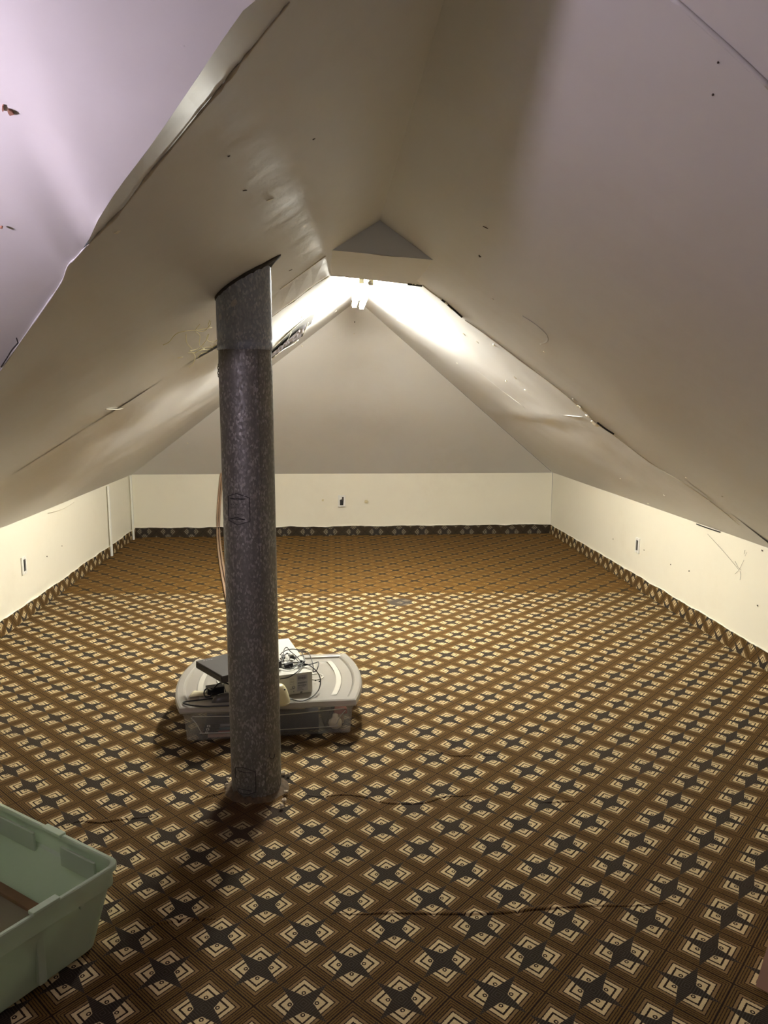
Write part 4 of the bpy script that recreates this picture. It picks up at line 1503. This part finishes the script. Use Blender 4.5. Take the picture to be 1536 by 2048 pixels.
for c in coils:
    tube('lead', [tpt(*q) for q in c], 0.0022, M_WIRE, tg, 6, 6)
big = [(606, 1327, .272), (618, 1330, .272), (630, 1339, .262), (638, 1350, .235), (641, 1362, .20), (638, 1378, .175), (628, 1391, .172), (612, 1400, .174), (598, 1402, .174), (582, 1398, .174), (562, 1390, .19)]
tube('hanging_loop', [tpt(*q) for q in big], 0.0026, M_WIRE, tg, 7, 6)
tube('lead', [tpt(*q) for q in [(606, 1327, .274), (600, 1338, .266), (590, 1347, .262), (576, 1355, .245), (560, 1358, .24)]], 0.0024, M_WIRE, tg, 6, 6)
for k, (x, y, z, sx, sy, sz, a) in enumerate([(578, 1334, .262, .040, .022, .018, .3), (586, 1317, .272, .03, .012, .012, -.6), (566, 1316, .272, .014, .035, .012, .2), (604, 1326, .270, .022, .014, .012, .5)]):
    bm = rbox(sx, sy, sz, 0.003, 2)
    o = bm_obj('plug', bm, M_WIRE, tg)
    o.location = [float(c) for c in tpt(x, y, z - 0.003)]
    o.rotation_euler = (0, 0.2 * k - 0.2, a)
for k, (x, y, z, sx, sy, sz, a) in enumerate([(568, 1330, .266, .030, .014, .010, .5), (582, 1312, .288, .034, .008, .008, .9), (592, 1326, .268, .034, .012, .008, .3)]):
    o = bm_obj('plug_tip', rbox(sx, sy, sz, 0.002, 2), plain('grey_connector', (0.5, 0.49, 0.46), 0.4) if k == 0 else bpy.data.materials['grey_connector'], tg)
    o.location = [float(c) for c in tpt(x, y, z)]
    o.rotation_euler = (0, 0.15, a)
for x, y in ((631, 1362), (639, 1364)):
    o = bm_obj('cable_tie', rbox(0.008, 0.006, 0.006, 0.0015, 1), M_WIRE, tg)
    o.location = [float(c) for c in tpt(x, y, 0.163)]

# adapter, cord loop and mouse at the left of the lid
ad = empty('power_adapter', at_z(430, 1387, LZ), math.radians(20))
props(ad, 'black power adapter with looped cord on the left of the lid', 'adapter')
AB = np.array(ad.location)
ra = math.radians(20)


def apt(x, y, z):
    d = at_z(x, y, z) - AB
    return (d[0] * math.cos(ra) + d[1] * math.sin(ra), -d[0] * math.sin(ra) + d[1] * math.cos(ra), d[2])


bm_obj('adapter_body', rbox(0.075, 0.048, 0.036, 0.004, 2), M_WIRE, ad)
tube('cord', [apt(*q) for q in [(462, 1372, .20), (452, 1366, .215), (440, 1366, .215), (430, 1374, .205), (424, 1380, .20), (416, 1377, .195), (410, 1380, .19), (408, 1388, .175), (412, 1394, .168), (420, 1393, .17), (424, 1388, .18)]], 0.0032, M_WIRE, ad, 7, 6)
tube('cord', [apt(*q) for q in [(462, 1388, .185), (452, 1390, .185), (436, 1396, .172), (415, 1398, .174), (390, 1401, .174), (372, 1403, .174), (366.5, 1405.5, .174), (372, 1408.5, .175), (386, 1411, .176), (408, 1413, .176), (430, 1412.5, .176), (462, 1411, .176)]], 0.0036, M_WIRE, ad, 7, 6)
tube('cord', [apt(*q) for q in [(447, 1368, .21), (449, 1376, .20), (451, 1384, .185)]], 0.002, M_WIRE, ad, 6, 4)
ms = empty('computer_mouse', at_z(448, 1403, LZ), math.radians(25))
props(ms, 'dark grey computer mouse on the lid left of the pipe', 'mouse')
V, F = [], []
for i in range(11):
    t = i / 10
    z = 0.036 * math.sin(t * math.pi / 2)
    k = math.cos(t * math.pi / 2) ** 0.6
    for j in range(24):
        a = 2 * math.pi * j / 24
        V.append((0.055 * k * math.cos(a), 0.030 * k * math.sin(a), z))
for i in range(10):
    for j in range(24):
        F.append((i * 24 + j, i * 24 + (j + 1) % 24, (i + 1) * 24 + (j + 1) % 24, (i + 1) * 24 + j))
F.append(tuple(range(24))[::-1])
mesh('mouse_shell', V, F, plain('dark_grey_shell', (0.075, 0.068, 0.058), 0.35), ms, True)
bm_obj('scroll_wheel', rbox(0.012, 0.005, 0.012, 0.002, 2, (-0.030, 0, 0.024)), M_BLK, ms)
tube('button_split', [(-0.050, 0, 0.014), (-0.040, 0, 0.0255), (-0.02, 0, 0.0345), (0.0, 0, 0.0365)], 0.0012, M_BLK, ms, 5, 4)
# scrap of yellowed paper
pp = grid('paper_scrap', lambda u, v: (0.10 * (u - 0.5) + 0.01 * v, 0.07 * (v - 0.5), 0.006 + 0.010 * math.sin(3 * u + 2 * v) * u), 10, 8, plain('yellowed_paper', (0.60, 0.54, 0.36), 0.8))
pp.location = [float(c) for c in at_z(402, 1390, LZ)]
md = pp.modifiers.new('sheet', 'SOLIDIFY')
md.thickness = 0.001
props(pp, 'scrap of yellowed paper on the lid beside the adapter', 'paper')

# ------------------------------------------------------------------ cardboard box corner at the right edge
M_CB = plain('brown_cardboard', (0.55, 0.36, 0.25), 0.8, var=0.1)
k0 = at_z(1511, 1972, 0)
cbx = empty('cardboard_box', (float(k0[0]), float(k0[1]), 0), 0)
props(cbx, 'brown cardboard box corner at the right edge of the foreground', 'box')
# footprint leaning slightly inward with height
ux, uy = np.array([0.62, -0.78]), np.array([0.90, 0.44])
V = []
h = 0.26
for z, ins in ((0.0, 0.0), (h, 0.030)):
    for a, b in ((0, 0), (0.30, 0), (0.30, 0.36), (0, 0.36)):
        a2 = ins if a == 0 else a - ins
        b2 = ins if b == 0 else b - ins
        p = ux * a2 + uy * b2
        V.append((p[0], p[1], z))
F = [(0, 1, 5, 4), (1, 2, 6, 5), (2, 3, 7, 6), (3, 0, 4, 7), (0, 3, 2, 1)]
o = mesh('carton_wall', V, F, M_CB, cbx)
md = o.modifiers.new('board', 'SOLIDIFY')
md.thickness = 0.005
for a, b in ((4, 5), (6, 7)):
    A, B = np.array(V[a]), np.array(V[b])
    cen = np.array(V[4:8]).mean(0)
    inn = cen - (A + B) / 2
    mesh('top_flap', [A, B, B + inn * 0.97 + np.array([0, 0, 0.004]), A + inn * 0.97 + np.array([0, 0, 0.004])], [(0, 1, 2, 3)], M_CB, cbx)
